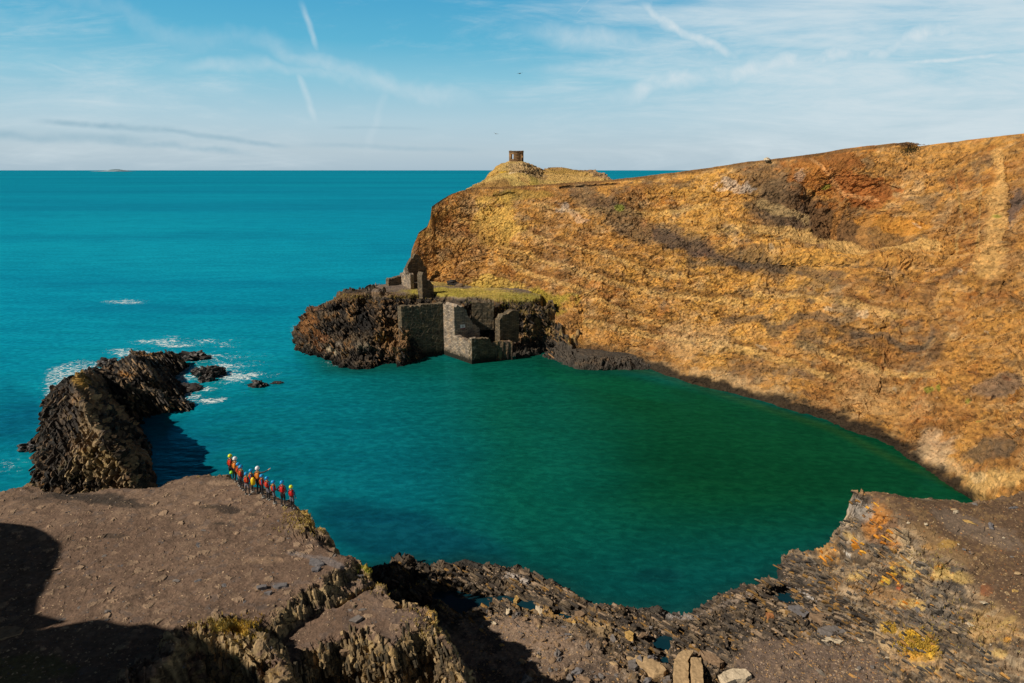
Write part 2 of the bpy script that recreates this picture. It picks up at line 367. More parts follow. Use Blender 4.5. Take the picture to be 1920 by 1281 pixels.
pt(1060, 335, 110, 10, 0, (.56, .36, .13), .6); pt(940, 345, 60, 8, -8, (.25, .13, .05), .6); pt(1000, 340, 28, 8, 60, (.27, .22, .04), .6)
pt(965, 340, 30, 6, 20, (.5, .37, .12), .6); pt(983, 318, 42, 13, 8, (.42, .29, .16), .7); pt(988, 324, 20, 4, 0, (.1, .06, .03), .7)
pt(1130, 327, 38, 6, 15, (.34, .22, .13), .8); pt(930, 318, 22, 10, -35, (.42, .24, .06), .6); pt(945, 325, 12, 3, 0, (.62, .38, .03), .8)
bd([(955, 329), (985, 327)], 2, (.7, .55, .38), .6); pt(1040, 315, 24, 3, 0, (.3, .18, .08), .6); pt(1090, 318, 24, 3, 0, (.2, .12, .06), .6)
tag(grid_mesh('headland', P, col, M_cliff), 'low grassy headland beyond the cliff top', kind='structure')
# ================================================================= FAN HEIGHTFIELDS
def fan(px0, px1, dpx, Ys, zref):
    px = np.arange(px0, px1, dpx); Ys = np.asarray(Ys)[:, None]
    f = Ys*cP+(H-zref)*sP; x = (px[None, :]-960)/F*f
    return x, np.broadcast_to(Ys, x.shape).copy()
def Yrows(py0, py1, n, zref):
    py = np.linspace(py0, py1, n); dep = PIT+np.arctan((py-640.5)/F); return (H-zref)/np.tan(dep)
def strata(x, y, ang, w, s, warp=.8):
    a = R(ang); u = x*math.cos(a)+y*math.sin(a); v = -x*math.sin(a)+y*math.cos(a)
    n = fbm(np.stack([u*.25, v*.5, 0*u], -1), 3, s)*warp; t = v/w+n*1.5
    k = np.floor(t); fr = t-k
    h = _hf(k, 0*k, 0*k, s+3)
    along = vnoise(np.stack([u*.55/w+h*37, k*3.1, 0*u], -1), s+5)
    return (fr*.9-.45)*(.5+.8*h)+along*.5+(h-.5)*.5

# ---- near ground: clifftop plateau on the left, rocky shore, spur with the path on the right
x, y = fan(-160, 2080, 2.0, Yrows(1700, 858, 620, 6.), 6.)
p2 = np.stack([x, y, 0*x], -1)
nzl = fbm(p2*.18, 4, 201); nzm = fbm(p2*.7, 4, 202); nzs = fbm(p2*2.6, 4, 203)
plat = polyZ([(-300, 935), (-60, 920), (0, 913), (40, 905), (60, 908), (90, 914), (125, 918), (200, 911), (283, 907), (320, 895), (350, 888), (372, 885), (425, 887), (447, 892),
              (470, 903), (490, 911), (512, 924), (535, 930), (556, 936), (568, 950), (580, 966), (598, 984), (628, 1024), (660, 1036), (688, 1050), (720, 1072), (746, 1092), (797, 1106), (838, 1148),
              (858, 1172), (884, 1221), (895, 1252), (930, 1262), (960, 1300), (1000, 1500), (-600, 1500)], 10.)
d = sdf(plat, x, y)+nzm*.22+nzs*.08
ztop = 10+nzl*.12+nzm*.05
# ground tips up a touch toward the far left, and steps down in ragged benches toward the beach
b1 = sdf(polyZ([(706, 1040), (670, 1048), (640, 1070), (600, 1092), (560, 1112), (520, 1140), (482, 1160), (470, 1190), (500, 1240), (560, 1300), (950, 1400), (1000, 1250), (900, 1130), (800, 1060)], 10.), x, y)+nzm*.35
ztop -= (.95+.1*nzl)*ss(-.2, 1.0, b1)
b2 = sdf(polyZ([(540, 1262), (580, 1228), (640, 1198), (690, 1196), (730, 1210), (770, 1184), (825, 1178), (860, 1195), (900, 1235), (950, 1262), (1000, 1500), (520, 1500)], 8.9), x, y)+nzm*.35
ztop -= 2.3*ss(-.1, 1.7, b2)
b3 = sdf(polyZ([(230, 1300), (290, 1240), (350, 1195), (400, 1178), (440, 1168), (480, 1176), (510, 1200), (545, 1240), (556, 1300), (560, 1500), (200, 1500)], 10.), x, y)+nzm*.5
ztop += .55*ss(-.7, .1, b3)*ss(1.4, .1, b3)-2.2*ss(.3, 3.2, b3)*ss(3, 0, b2)
crack = seg(polyZ([(632, 1140), (650, 1130), (676, 1112), (700, 1098)], 8.9), x, y)[0]
ztop -= .25*ss(.25, 0, crack)
rockT = np.clip(ss(-.35, .1, b1)*ss(1.1, .5, b1)+ss(-.5, 0, b2)+ss(-.6, .2, b3)+ss(.7, 0, d)*.8*ss(-22, -6, x)+.7*ss(2.2, .6, np.hypot(*(np.array([x, y])-np.array(atZ(590, 985, 10.)[:2])[:, None, None]))), 0, 1)
k = np.where(x < -14, 4.5, 3.2)
zP = np.where(d > 0, ztop-.3*ss(.8, 0, d), ztop-.3+k*d)
# shore
wl = polyZ([(560, 1200), (640, 1120), (690, 1068), (745, 1058), (775, 1054), (800, 1062), (835, 1060), (868, 1050), (890, 1056), (925, 1058), (960, 1066), (1000, 1076), (1050, 1096), (1078, 1118), (1100, 1131), (1150, 1140), (1200, 1144),
            (1232, 1141), (1270, 1156), (1300, 1146), (1330, 1132), (1370, 1114), (1400, 1106), (1440, 1092), (1458, 1084), (1470, 1070), (1500, 1060), (1545, 1035), (1590, 1010), (1640, 990), (1760, 980), (2200, 990), (2600, 1500), (300, 1500)], .2)
ds = sdf(wl, x, y)+nzm*.25

flat = sdf(polyZ([(1400, 1205), (1440, 1200), (1560, 1212), (1640, 1225), (1680, 1300), (1700, 1500), (1280, 1500), (1360, 1270), (1370, 1230)], 1.2), x, y)
beach = sdf(polyZ([(850, 1200), (900, 1168), (960, 1150), (1040, 1168), (1120, 1215), (1180, 1300), (1200, 1500), (780, 1500), (860, 1260)], 1.2), x, y)
pool = np.maximum.reduce([sdf(polyZ([(808, 1112), (850, 1108), (905, 1118), (920, 1130), (905, 1150), (870, 1160), (845, 1148), (815, 1128)], .7), x, y),
                          sdf(polyZ([(912, 1120), (945, 1118), (1000, 1128), (1010, 1142), (990, 1148), (950, 1140)], .7), x, y),
                          sdf(polyZ([(1215, 1208), (1240, 1190), (1262, 1198), (1266, 1212), (1240, 1220)], .7), x, y),
                          sdf(polyZ([(1228, 1235), (1245, 1228), (1262, 1255), (1250, 1262)], .7), x, y), sdf(polyZ([(1040, 1150), (1080, 1155), (1110, 1172), (1080, 1170)], .7), x, y),
                          sdf(polyZ([(1440, 1118), (1470, 1110), (1500, 1118), (1495, 1135), (1460, 1128)], .7), x, y)])+nzs*.12+nzm*.1
rdg = ss(-.2, .6, ds)*ss(9, 6, ds)*(1-ss(-.5, .4, flat))*(1-ss(-.8, .6, beach))
base = np.where(ds > 0, .25+.85*ss(0, 1.6, ds)+.3*ss(2, 6, ds), .25+.9*ds)
zS = base+rdg*.35*nzm
zS = np.where(pool > -.35, np.minimum(zS, .95-.5*ss(-.35, .25, pool)), zS)
# right spur, smooth surface through spot heights
ctl = [(1600, 915, 8), (1720, 930, 8), (1850, 930, 8), (1960, 930, 8.5), (2100, 930, 9), (1640, 960, 7.4), (1700, 1000, 7.1), (1800, 1000, 7.2), (1900, 1000, 7.4), (2050, 1000, 7.6), (1750, 1060, 6.2), (1850, 1080, 6.2), (1940, 1080, 6.4), (1820, 1130, 5.2), (1920, 1180, 5.2),
       (2050, 1200, 5.5), (2000, 1290, 4.6), (1600, 1000, 5.2), (1560, 1012, 3.6), (1600, 1080, 4), (1660, 1100, 4), (1550, 1100, 1.9), (1700, 1180, 3), (1780, 1220, 3.1), (1880, 1281, 3.6), (1640, 1200, 1.5), (1700, 1281, 1.5), (1800, 1330, 2), (1480, 1062, 1.4), (1500, 1100, 1.1), (1530, 1150, 1.1),
       (1540, 1200, 1), (1400, 1150, .6), (1600, 1300, 1), (2000, 1400, 3), (1720, 1400, 1.2)]
cp = np.array(polyZ(ctl)); D = np.hypot(cp[:, None, 0]-cp[None, :, 0], cp[:, None, 1]-cp[None, :, 1])+1e-9
n = len(cp); A = np.zeros((n+3, n+3)); A[:n, :n] = D; A[:n, n] = 1; A[:n, n+1:] = cp[:, :2]; A[n:, :n] = A[:n, n:].T
A[:n, :n] += np.eye(n)*-.05
w = np.linalg.solve(A, np.concatenate([cp[:, 2], [0, 0, 0]]))
zR = w[n]+w[n+1]*x+w[n+2]*y
for k2 in range(n): zR = zR+w[k2]*np.hypot(x-cp[k2, 0], y-cp[k2, 1])
rp = polyZ([(1462, 1056, .8), (1490, 1048, 1.2), (1530, 1037, 2.5), (1536, 1012, 3.5), (1560, 1002, 4.2), (1577, 996, 4.5), (1574, 970, 5.6), (1585, 958, 6.3), (1598, 957, 6.6), (1588, 935, 7.4), (1592, 920, 8), (1600, 913, 8), (1628, 914, 8), (1640, 917, 8), (1720, 929, 8), (1800, 933, 8), (1880, 930, 8), (2100, 925, 8), (2700, 1000, 8), (2700, 1500, 4),
            (1700, 1400, 1.2), (1640, 1300, 1.2), (1600, 1230, 1), (1530, 1170, 1), (1480, 1120, 1)])
dr = sdf(rp, x, y)+nzm*.25
pathd = sdf(polyZ([(1628, 916, 8), (1720, 932, 8), (1850, 934, 8), (2100, 930, 8), (2600, 1100, 8), (2300, 1300, 5.5), (1990, 1220, 5.4), (1900, 1160, 5.4), (1850, 1120, 5.6), (1800, 1060, 6.4), (1740, 1030, 6.7), (1700, 985, 7.3), (1660, 945, 7.8)]), x, y)
rockR = (1-ss(-.8, .5, pathd+nzm*.5))*ss(-.3, .4, dr)
zR = np.clip(zR, 0, 9.5)+np.clip(dr, -9, 0)*4
wR = dr > -3
z = np.maximum(zP, zS); z = np.where(wR, np.maximum(z, zR-.25*ss(1.2, 0, dr)), z)
z = np.maximum(z, -2)
x, y, z, zP, zS, zR, d, ds, dr, flat, beach, pool, pathd, rockT, rockR, rdg, wRf = resample([x, y, z, zP, zS, zR, d, ds, dr, flat, beach, pool, pathd, rockT, rockR, rdg, wR*1.], 600); wR = wRf > .5
P = np.stack([x, y, z], -1); N = blur(normals(P), 2); N /= np.linalg.norm(N, axis=-1, keepdims=True)
nzl = fbm(P*.18, 4, 201); nzm = fbm(P*.7, 4, 202); nzs = fbm(P*2.6, 4, 203)
fa, ia = facet(P*np.array([1.0, 1.0, 1.0])+nzm[..., None]*.3, 210, 1.3); fb, ib = facet(P*2.8, 211, 1.5); fc, ic = facet(P*np.array([1.7, 1.7, 1.5])+nzm[..., None]*.3, 212, 1.5)
steep = ss(.8, .45, N[..., 2])
mP = (zP >= zS) & ((zP >= zR) | ~wR); mR = ~mP & wR & (zR-.25 > zS); mS = ~mP & ~mR
wpz = ss(-.1, .1, zP-np.maximum(zS, np.where(wR, zR, -9)))
rk = np.where(mP, np.clip(rockT+steep, 0, 1), np.where(mR, np.clip(rockR+.4*steep, 0, 1), rdg*ss(-.5, .2, .6-pool-1.)*0+rdg*(pool < -.3)+0))
rk = blur(rk, 3)
bA = beds(P, (.8, .5, .25), .3, 300, .5)*.5+beds(P, (.8, .5, .25), .9, 301, .8); bB = beds(P, (.62, .62, .5), .38, 320, .6)
soilrelief = nzs*.02+ss(.93, 1., ib)*.06+np.clip(fb, 0, 9)*.02
disp = rk*(np.where(mP, bA*.2, bB*np.where(mR, .26, .36))+fa*.16+fc*.1+fb*.06+nzm*.16)+(1-rk)*np.where(pool > -.3, 0, soilrelief*np.where(mS, 1.6, 1.))
disp *= ss(-2, -.5, z)
P = P+N*disp[..., None]; x, y, z = P[..., 0], P[..., 1], P[..., 2]; p2 = P
PX, PY = proj(P)
gy, gx = np.gradient(z); dx_ = np.hypot(np.gradient(x, axis=1), np.gradient(y, axis=1)); dy_ = np.hypot(np.gradient(x, axis=0), np.gradient(y, axis=0))
slope = 1.6*ss(.92, .5, N[..., 2])
isP, isR, isS = mP, mR, mS; gp = grain(P, (.8, .5, .25), 660, .8, 7.); gs = grain(P, (.62, .62, .5), 670, .7, 5.)
W = nzl*.5+nzm*.6+nzs*.35
fin = fbm(p2*6., 3, 231)
soil = np.array([.142, .094, .068]); soilL = np.array([.215, .148, .105]); olive = np.array([.19, .135, .072]); dk = np.array([.045, .034, .027])
col = np.broadcast_to(soil, P.shape).copy()
col = mix(col, soilL, ss(-.1, .6, nzl*.6+nzs*.5)*.6); col = mix(col, dk, ss(.35, .8, nzm+.4*fin)*.35); col = mix(col, (.42, .30, .2), ss(.9, 1., ib)*.5); col = mix(col, (.1, .09, .09), ss(.14, .0, ib)*.35)
colr = mix(np.broadcast_to(olive, P.shape).copy(), (.33, .24, .12), ss(-.1, .5, nzm+.4*fin)); colr = mix(colr, dk, ss(.1, .6, -nzm+.5*fin)*.7); colr = mix(colr, (.34, .21, .07), ss(.2, .7, nzl+.5*nzs)*.5); colr = mix(colr, dk, ss(.05, .5, gp)*.7); colr = mix(colr, (.42, .31, .17), ss(-.1, -.6, gp)*.55)
col = mix(col, (0, 0, 0), 0*x); wr = np.clip(rockT*.75*ss(-.1, .5, slope*.6+.5*nzs+.1)+ss(.5, 1.4, slope), 0, 1)
col = col*(1-wr[..., None])+colr*wr[..., None]
plat_only = col.copy()
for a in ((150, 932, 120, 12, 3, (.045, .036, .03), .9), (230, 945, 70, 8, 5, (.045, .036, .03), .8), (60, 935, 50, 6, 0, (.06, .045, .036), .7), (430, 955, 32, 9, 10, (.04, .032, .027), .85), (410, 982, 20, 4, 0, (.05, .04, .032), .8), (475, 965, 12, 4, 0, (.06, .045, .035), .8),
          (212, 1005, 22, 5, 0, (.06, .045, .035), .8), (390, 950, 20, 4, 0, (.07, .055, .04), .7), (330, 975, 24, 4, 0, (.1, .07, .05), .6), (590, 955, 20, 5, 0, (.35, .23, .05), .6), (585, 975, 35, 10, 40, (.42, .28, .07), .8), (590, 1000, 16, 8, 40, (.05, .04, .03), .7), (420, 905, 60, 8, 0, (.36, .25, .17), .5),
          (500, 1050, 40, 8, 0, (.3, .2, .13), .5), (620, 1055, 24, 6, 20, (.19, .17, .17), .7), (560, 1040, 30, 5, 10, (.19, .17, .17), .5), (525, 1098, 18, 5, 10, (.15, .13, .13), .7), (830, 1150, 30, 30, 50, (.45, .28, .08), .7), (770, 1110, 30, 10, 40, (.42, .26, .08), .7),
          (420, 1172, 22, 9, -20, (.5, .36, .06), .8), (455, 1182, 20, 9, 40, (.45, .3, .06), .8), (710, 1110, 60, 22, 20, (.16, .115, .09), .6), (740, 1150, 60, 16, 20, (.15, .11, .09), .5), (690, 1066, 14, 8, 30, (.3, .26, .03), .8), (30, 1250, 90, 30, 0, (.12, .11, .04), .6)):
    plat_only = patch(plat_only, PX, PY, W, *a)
# shore colours
cs = mix(np.broadcast_to([.105, .082, .062], P.shape).copy(), (.24, .175, .115), ss(0, .7, nzm+.5*nzs)); cs = mix(cs, (.03, .025, .022), ss(.1, .6, -nzs+.5*fin)*.7); cs = mix(cs, (.42, .24, .08), ss(.45, .9, nzm+.6*fin)*.6)
cs = mix(cs, (.4, .33, .28), ss(.55, .95, nzs*.8+fin*.6)*.5)
cs = mix(cs, (.02, .018, .017), ss(.05, .5, gs)*.75); cs = mix(cs, (.36, .28, .2), ss(-.1, -.6, gs)*.5); cs = mix(cs, (.34, .24, .15), ss(.65, 1, ic)*.35); cs = mix(cs, (.02, .018, .017), ss(.2, 0, ic)*.5)
gr = mix(np.broadcast_to([.17, .12, .088], P.shape).copy(), (.30, .22, .16), ss(0, .8, nzm*.5+fin*.8)); gr = mix(gr, (.035, .03, .028), ss(.0, .5, fbm(p2*1.1, 3, 240)*.9+.3*nzm)*.75)
cs = cs*(1-.5*rdg)[..., None]*.92; wb = ss(-.5, .6, beach); cs = cs*(1-wb[..., None])+gr*wb[..., None]
mud = mix(np.broadcast_to([.15, .108, .084], P.shape).copy(), (.26, .18, .12), ss(.1, .8, nzs)); wf = ss(-.3, .6, flat+nzm*.5); cs = cs*(1-wf[..., None])+mud*wf[..., None]
cs = mix(cs, (.018, .016, .015), ss(.9, .25, z)*.85); cs = mix(cs, (.06, .055, .05), ss(.2, -.2, ds-1.2)*.5)
for a in ((1000, 1200, 60, 25, 20, (.30, .21, .15), .5), (970, 1085, 30, 6, 20, (.5, .44, .4), .7), (1500, 1110, 34, 2.4, 28, (.62, .58, .56), .7), (1270, 1155, 40, 8, 5, (.4, .36, .34), .5), (1370, 1130, 60, 8, -20, (.3, .25, .22), .4), (1560, 1165, 60, 20, 10, (.25, .18, .13), .5), (1040, 1150, 80, 8, 12, (.45, .27, .09), .5), (1150, 1190, 40, 12, 20, (.4, .28, .15), .4)):
    cs = patch(cs, PX, PY, W, *a)
# right spur colours
cr = mix(np.broadcast_to([.27, .20, .135], P.shape).copy(), (.14, .11, .085), ss(-.1, .5, nzm+.5*nzs)); cr = mix(cr, (.38, .2, .055), ss(-.1, .6, nzl+.7*nzs+.3*gs)*.75); cr = cr*np.array([.84, .78, .7]); cr = mix(cr, (.04, .033, .028), ss(.1, .6, -nzm+.6*fin)*.7)
cr = mix(cr, (.05, .04, .03), ss(.05, .5, gs)*.65); cr = mix(cr, (.44, .34, .22), ss(-.1, -.6, gs)*.5); cr = mix(cr, (.36, .29, .21), ss(.75, 1, ia)*.3); cr = mix(cr, (.07, .06, .05), ss(.2, 0, ic)*.5)
for a in ((1655, 980, 22, 44, -20, (.48, .19, .03), .75), (1635, 1000, 12, 36, -35, (.42, .17, .03), .6), (1615, 955, 20, 28, 10, (.3, .27, .24), .8), (1625, 935, 14, 8, 20, (.05, .045, .04), .8), (1588, 990, 14, 26, 10, (.33, .27, .22), .7), (1550, 1030, 22, 16, 30, (.5, .28, .1), .6),
          (1680, 1070, 16, 10, -20, (.6, .34, .03), .8), (1662, 1092, 14, 8, 0, (.65, .42, .06), .85), (1705, 1072, 24, 10, 10, (.12, .12, .11), .7), (1500, 1075, 35, 22, 20, (.08, .07, .065), .8), (1520, 1075, 20, 10, 0, (.2, .15, .1), .4), (1780, 1090, 40, 16, -30, (.10, .09, .08), .5),
          (1718, 1208, 36, 26, 35, (.62, .36, .03), .95), (1668, 1178, 16, 8, 10, (.55, .33, .04), .8), (1860, 1180, 40, 40, 20, (.42, .26, .1), .6), (1740, 1150, 50, 30, 0, (.24, .2, .16), .4), (1640, 1110, 60, 18, 10, (.3, .17, .07), .5), (1590, 1110, 30, 10, 30, (.5, .38, .25), .5), (1620, 920, 24, 8, 8, (.42, .25, .12), .8),
          (1700, 1240, 60, 20, 20, (.42, .27, .14), .5), (1660, 1215, 30, 12, 10, (.5, .36, .2), .6), (1685, 1100, 8, 6, 0, (.35, .07, .02), .7), (1850, 1105, 8, 8, 0, (.3, .08, .02), .7), (1910, 1125, 14, 6, 0, (.3, .1, .03), .7), (1590, 1040, 8, 3, 30, (.7, .66, .6), .8)):
    cr = patch(cr, PX, PY, W*1.7+gs*.6, *a)
rq = random.Random(11)
for k2 in range(46):
    cr = patch(cr, PX, PY, W*1.6+gs*.5, rq.uniform(1560, 1900), rq.uniform(960, 1275), rq.uniform(6, 26), rq.uniform(4, 12), rq.uniform(-30, 50), rq.choice([(.5, .24, .03), (.06, .05, .045), (.44, .33, .2), (.09, .08, .07), (.5, .34, .12)]), .7)
pc = mix(np.broadcast_to([.105, .066, .042], P.shape).copy(), (.19, .12, .06), ss(0, .8, nzm*.6+fin*.7)); pc = mix(pc, (.30, .19, .085), ss(.5, .9, fin+.2*nzs)*.5)
pc = patch(pc, PX, PY, W, 1850, 1000, 90, 22, 20, (.17, .13, .10), .6); pc = patch(pc, PX, PY, W, 1760, 1020, 70, 20, 30, (.24, .15, .07), .6); pc = patch(pc, PX, PY, W, 1780, 1020, 20, 8, 0, (.4, .24, .06), .6)
wp = ss(-.9, .6, pathd+nzm*.6); cr = cr*(1-wp[..., None])+pc*wp[..., None]
col = np.where(isP[..., None], plat_only, np.where(isR[..., None], cr, cs))
low = ss(1.6, .5, z+.4*nzm)*(isP | isR); col = mix(col, (.025, .022, .02), low*.85)
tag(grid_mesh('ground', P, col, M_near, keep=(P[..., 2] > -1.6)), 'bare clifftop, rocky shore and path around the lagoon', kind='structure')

# ---- tide pools
M_pool = None
def pool_mesh():
    bm = bmesh.new()
    for pl in ([(780, 1100), (930, 1100), (1020, 1122), (1120, 1160), (1120, 1180), (1000, 1160), (930, 1160), (880, 1172), (830, 1160)], [(1190, 1215), (1240, 1180), (1275, 1190), (1275, 1262), (1245, 1270), (1215, 1240)], [(1430, 1120), (1470, 1106), (1510, 1115), (1500, 1140), (1455, 1135)]):
        bm.faces.new([bm.verts.new(p) for p in polyZ(pl, .7)])
    return bm

# ---- the long ridge of rock in the sea on the left
x, y = fan(10, 430, 1.3, Yrows(985, 648, 420, 3.), 3.)
p2 = np.stack([x, y, 0*x], -1); nzl = fbm(p2*.13, 4, 401); nzm = fbm(p2*.5, 4, 402); nzs = fbm(p2*1.8, 4, 403)
shp = polyZ([(76, 900), (84, 880), (76, 862), (88, 846), (74, 812), (86, 800), (82, 780), (88, 768), (98, 740), (94, 712), (100, 690), (150, 676), (196, 684), (205, 676), (232, 672), (248, 655), (290, 651), (330, 654), (350, 650), (373, 657), (368, 664), (340, 668), (352, 690), (336, 698), (345, 712), (330, 716), (352, 735), (370, 745), (388, 760), (360, 764),
             (330, 770), (300, 776), (270, 782), (266, 800), (268, 830), (272, 860), (278, 885), (286, 920), (290, 990), (60, 1000)], 0.)
shp += []
ds = sdf(shp, x, y)+nzm*.5
def rg(pts): return [tuple(v) for v in polyZ(pts)]
r1 = rg([(232, 960, 7.5), (238, 905, 7.2), (228, 855, 7.0), (190, 812, 7.4), (160, 775, 8.0), (148, 735, 8.4), (142, 694, 8.4), (178, 688, 6.4), (240, 716, 4.6)])
r2 = rg([(228, 716, 4.0), (256, 690, 4.4), (250, 658, 4.4), (300, 660, 3.2), (362, 655, 1.8)])
r3 = rg([(200, 702, 4.6), (262, 716, 3.6), (330, 748, 2.2), (384, 760, .8)]); r4 = rg([(170, 690, 3.0), (210, 684, 2.2), (245, 680, 2.6)])
z = np.full(x.shape, -3.)
for rr, sl, sr in ((r1, .62, 1.4), (r2, .8, .9), (r3, .8, .62), (r4, .8, .8)):
    dd, sd, vv = seg(rr, x, y); z = np.maximum(z, vv-np.where(sd > 0, sl, sr)*dd)
z = np.minimum(z, np.where(ds > 0, .6+2.6*ds, .6+1.8*ds))
z = z+nzl*.5*ss(-1.5, .8, ds)
x, y, z, ds = resample([x, y, z, ds], 440); P = np.stack([x, y, z], -1); N = blur(normals(P), 3); N /= np.linalg.norm(N, axis=-1, keepdims=True)
nzl = fbm(P*.13, 4, 401); nzm = fbm(P*.5, 4, 402); nzs = fbm(P*1.8, 4, 403)
fa, ia = facet(P*.65+nzm[..., None]*.4, 411, 1.4); fb, ib = facet(P*1.9, 412, 1.5)
gr_ = grain(P, (.72, .5, .55), 680, .3, 2.2)
P = P+N*((beds(P, (.72, .5, .55), .55, 410, .5)*.36+fa*.2+fb*.16+gr_*.15+nzl*.4)*ss(-1.2, .5, ds))[..., None]
x, y, z = P[..., 0], P[..., 1], P[..., 2]; PX, PY = proj(P); W = nzl*.5+nzm*.6+nzs*.3; fin = fbm(P*3, 3, 431)
col = mix(np.broadcast_to([.10, .075, .055], P.shape).copy(), (.21, .14, .085), ss(-.1, .5, nzm+.5*nzs)); col = mix(col, (.028, .024, .022), ss(0, .5, -nzs+.5*fin)*.75); col = mix(col, (.36, .17, .04), ss(.45, .9, nzm+.6*fin)*.6)
col = mix(col, (.26, .19, .12), ss(.7, 1, ia)*.4); col = mix(col, (.018, .016, .015), ss(-.1, .35, gr_)*.88); col = mix(col, (.36, .24, .13), ss(-.15, -.6, gr_)*.5)
for a in ((190, 865, 50, 42, 20, (.36, .26, .11), .8), (170, 800, 22, 50, -15, (.38, .27, .15), .7), (110, 790, 36, 70, 10, (.055, .043, .036), .8), (150, 715, 22, 14, 30, (.42, .25, .05), .8), (175, 885, 60, 16, 0, (.34, .25, .13), .7), (130, 880, 20, 20, 0, (.34, .26, .08), .5), (240, 703, 16, 5, 10, (.5, .23, .05), .8),
          (270, 664, 14, 5, 0, (.42, .2, .06), .8), (105, 860, 30, 30, 0, (.06, .05, .042), .7), (110, 710, 24, 26, 0, (.045, .038, .033), .8), (350, 658, 26, 6, 0, (.035, .03, .03), .8), (290, 740, 40, 14, 30, (.2, .16, .11), .5)):
    col = patch(col, PX, PY, W*1.2+gr_*.5, *a)
col = mix(col, (.015, .013, .012), ss(1.3, .3, z+.4*nzm)*.9)
tag(grid_mesh('sea_ridge', P, col*.78, M_stack, keep=z > -1.2), 'long jagged ridge of dark bedded rock running out from the clifftop into the sea', kind='structure')

# ---- black rock headland that carries the ruins
x, y = fan(525, 1262, 1.2, Yrows(712, 528, 400, 4.), 4.)
p2 = np.stack([x, y, 0*x], -1); nzl = fbm(p2*.12, 4, 501); nzm = fbm(p2*.45, 4, 502); nzs = fbm(p2*1.6, 4, 503)
pr = polyZ([(556, 642), (563, 655), (578, 664), (600, 672), (626, 677), (640, 688), (665, 692), (692, 690), (720, 686), (745, 682), (770, 676), (792, 668), (802, 664), (833, 660), (885, 660), (900, 664), (950, 668), (985, 667), (1010, 666), (1040, 676), (1062, 684), (1085, 690), (1115, 693), (1150, 692), (1200, 692), (1240, 690), (1200, 600), (1000, 580), (800, 585), (700, 590), (650, 597), (600, 606), (575, 618), (560, 628)], 0.)
ds = sdf(pr, x, y)+nzm*.4
ztp = np.interp(x+2.5*nzm+2*nzl, [-38, -33.5, -32, -27, -24, 4, 7, 10], [4.6, 5.6, 7.2, 8.3, 8.5, 8.5, 5.5, 1.3])+nzl*.2
ztp = ztp+ss(125, 129, y)*.3+.9*ss(3.2, .8, np.hypot(x-atZ(700, 546, 9)[0], (y-atZ(700, 546, 9)[1])))
sl = np.interp(x, [-38, -30, -24, -14, -7, 0, 6], [1.5, .72, .66, .72, 2., 1.4, 1.3])
z = np.where(ds > 0, np.minimum(ztp, .5+sl*ds), .5+1.5*ds)
# low black shelf right of the quay
shelf = ss(0, 2, x)*ss(4.2, 3.2, ds); z = np.where(x > -1.5, np.minimum(z, np.where(ds < 3.0, .35+.32*np.clip(ds, -9, 9), 1.3+3.2*(ds-3.0))), z)
z = np.minimum(z, ztp)
cave = np.hypot((x-atZ(682, 605, 4)[0])/3.6, (y-atZ(682, 605, 4)[1])/4.2); 
# gullies and dark hollows of the seaward face
gul = ss(1.15, .3, cave+.25*nzm)*3.2+ss(1.1, .3, np.hypot((x-atZ(640, 600, 4)[0])/1.3, (y-atZ(640, 600, 4)[1])/3.)+.3*nzm)*2.0
z = z-gul*ss(.5, 2.5, ds)
z = z+nzl*.4*(z < ztp-.3)
QW = {}
def q0(px, py, zz): return np.array(atZ(px, py, zz)[:2])
T8 = 8.5
qa_t = q0(752, 577, T8); qA = q0(833, 665, 0); qB = q0(885, 683, 0); qC = q0(957, 672.5, 0)
uAB = (qB-qA)/np.linalg.norm(qB-qA); vBC = (qC-qB)/np.linalg.norm(qC-qB); vW = (qA-qa_t)/np.linalg.norm(qA-qa_t)
# in front of the quay walls the rock must stay low
inn = np.array([-uAB[0], -uAB[1]])
fr = sdf([tuple(qa_t+vW*5.2+inn*.5), tuple(qA+inn*.5), tuple(qB+inn*.55+vBC*.4), tuple(qC+inn*.5), tuple(qC+np.array([.2, -.6])), tuple(qC+np.array([1., -14])), tuple(qa_t+vW*5.2+np.array([0, -14]))], x, y)
z = np.where(fr > 0, np.minimum(z, -1.+0*z), z)
lw = sdf([tuple(qa_t+inn*.6), tuple(qA+inn*.6), tuple(qA+np.array([0, -14])), tuple(qa_t+np.array([-.3, -14]))], x, y)
dwl = seg([(qa_t[0], qa_t[1], 0), (qA[0], qA[1], 0)], x, y)[0]
ramp = np.interp(x, [qa_t[0], qa_t[0]+.8, qA[0]-3.0, qA[0]-1.8], [5.0, 4.4, .5, -1.2])-1.0*dwl+nzs*.3
z = np.where(lw > 0, ramp, z)
# the roofless chamber: floor at 4 m, rubble slope up its right and back side
Mpt = q0(853, 637, 4.0); 
cham = sdf([tuple(qA+uAB*2.6+vBC*.5), tuple(qB+vBC*.45-uAB*.4), tuple(qC-uAB*.4), tuple(q0(962, 630, 4.)), tuple(q0(930, 580, 8.5)), tuple(q0(880, 583, 8.5))], x, y)
xr = q0(930, 600, 7)[0]
dB = (x-qB[0])*inn[0]+(y-qB[1])*inn[1]
zf = 3.1+nzs*.15+np.clip(dB-2.4, 0, 5)*.8*ss(0, 3, x-q0(897, 625, 4)[0])+np.clip((y-q0(880, 615, 4.)[1])*.5, 0, 3.2)
z = np.where(cham > 0, np.minimum(z if False else np.maximum(z*0+zf, 2.9), 8.3), z)
x, y, z, ds, ztp, cham, fr, lw = resample([x, y, z, ds, ztp, cham, fr, lw], 420); P = np.stack([x, y, z], -1); N = blur(normals(P), 3); N /= np.linalg.norm(N, axis=-1, keepdims=True)
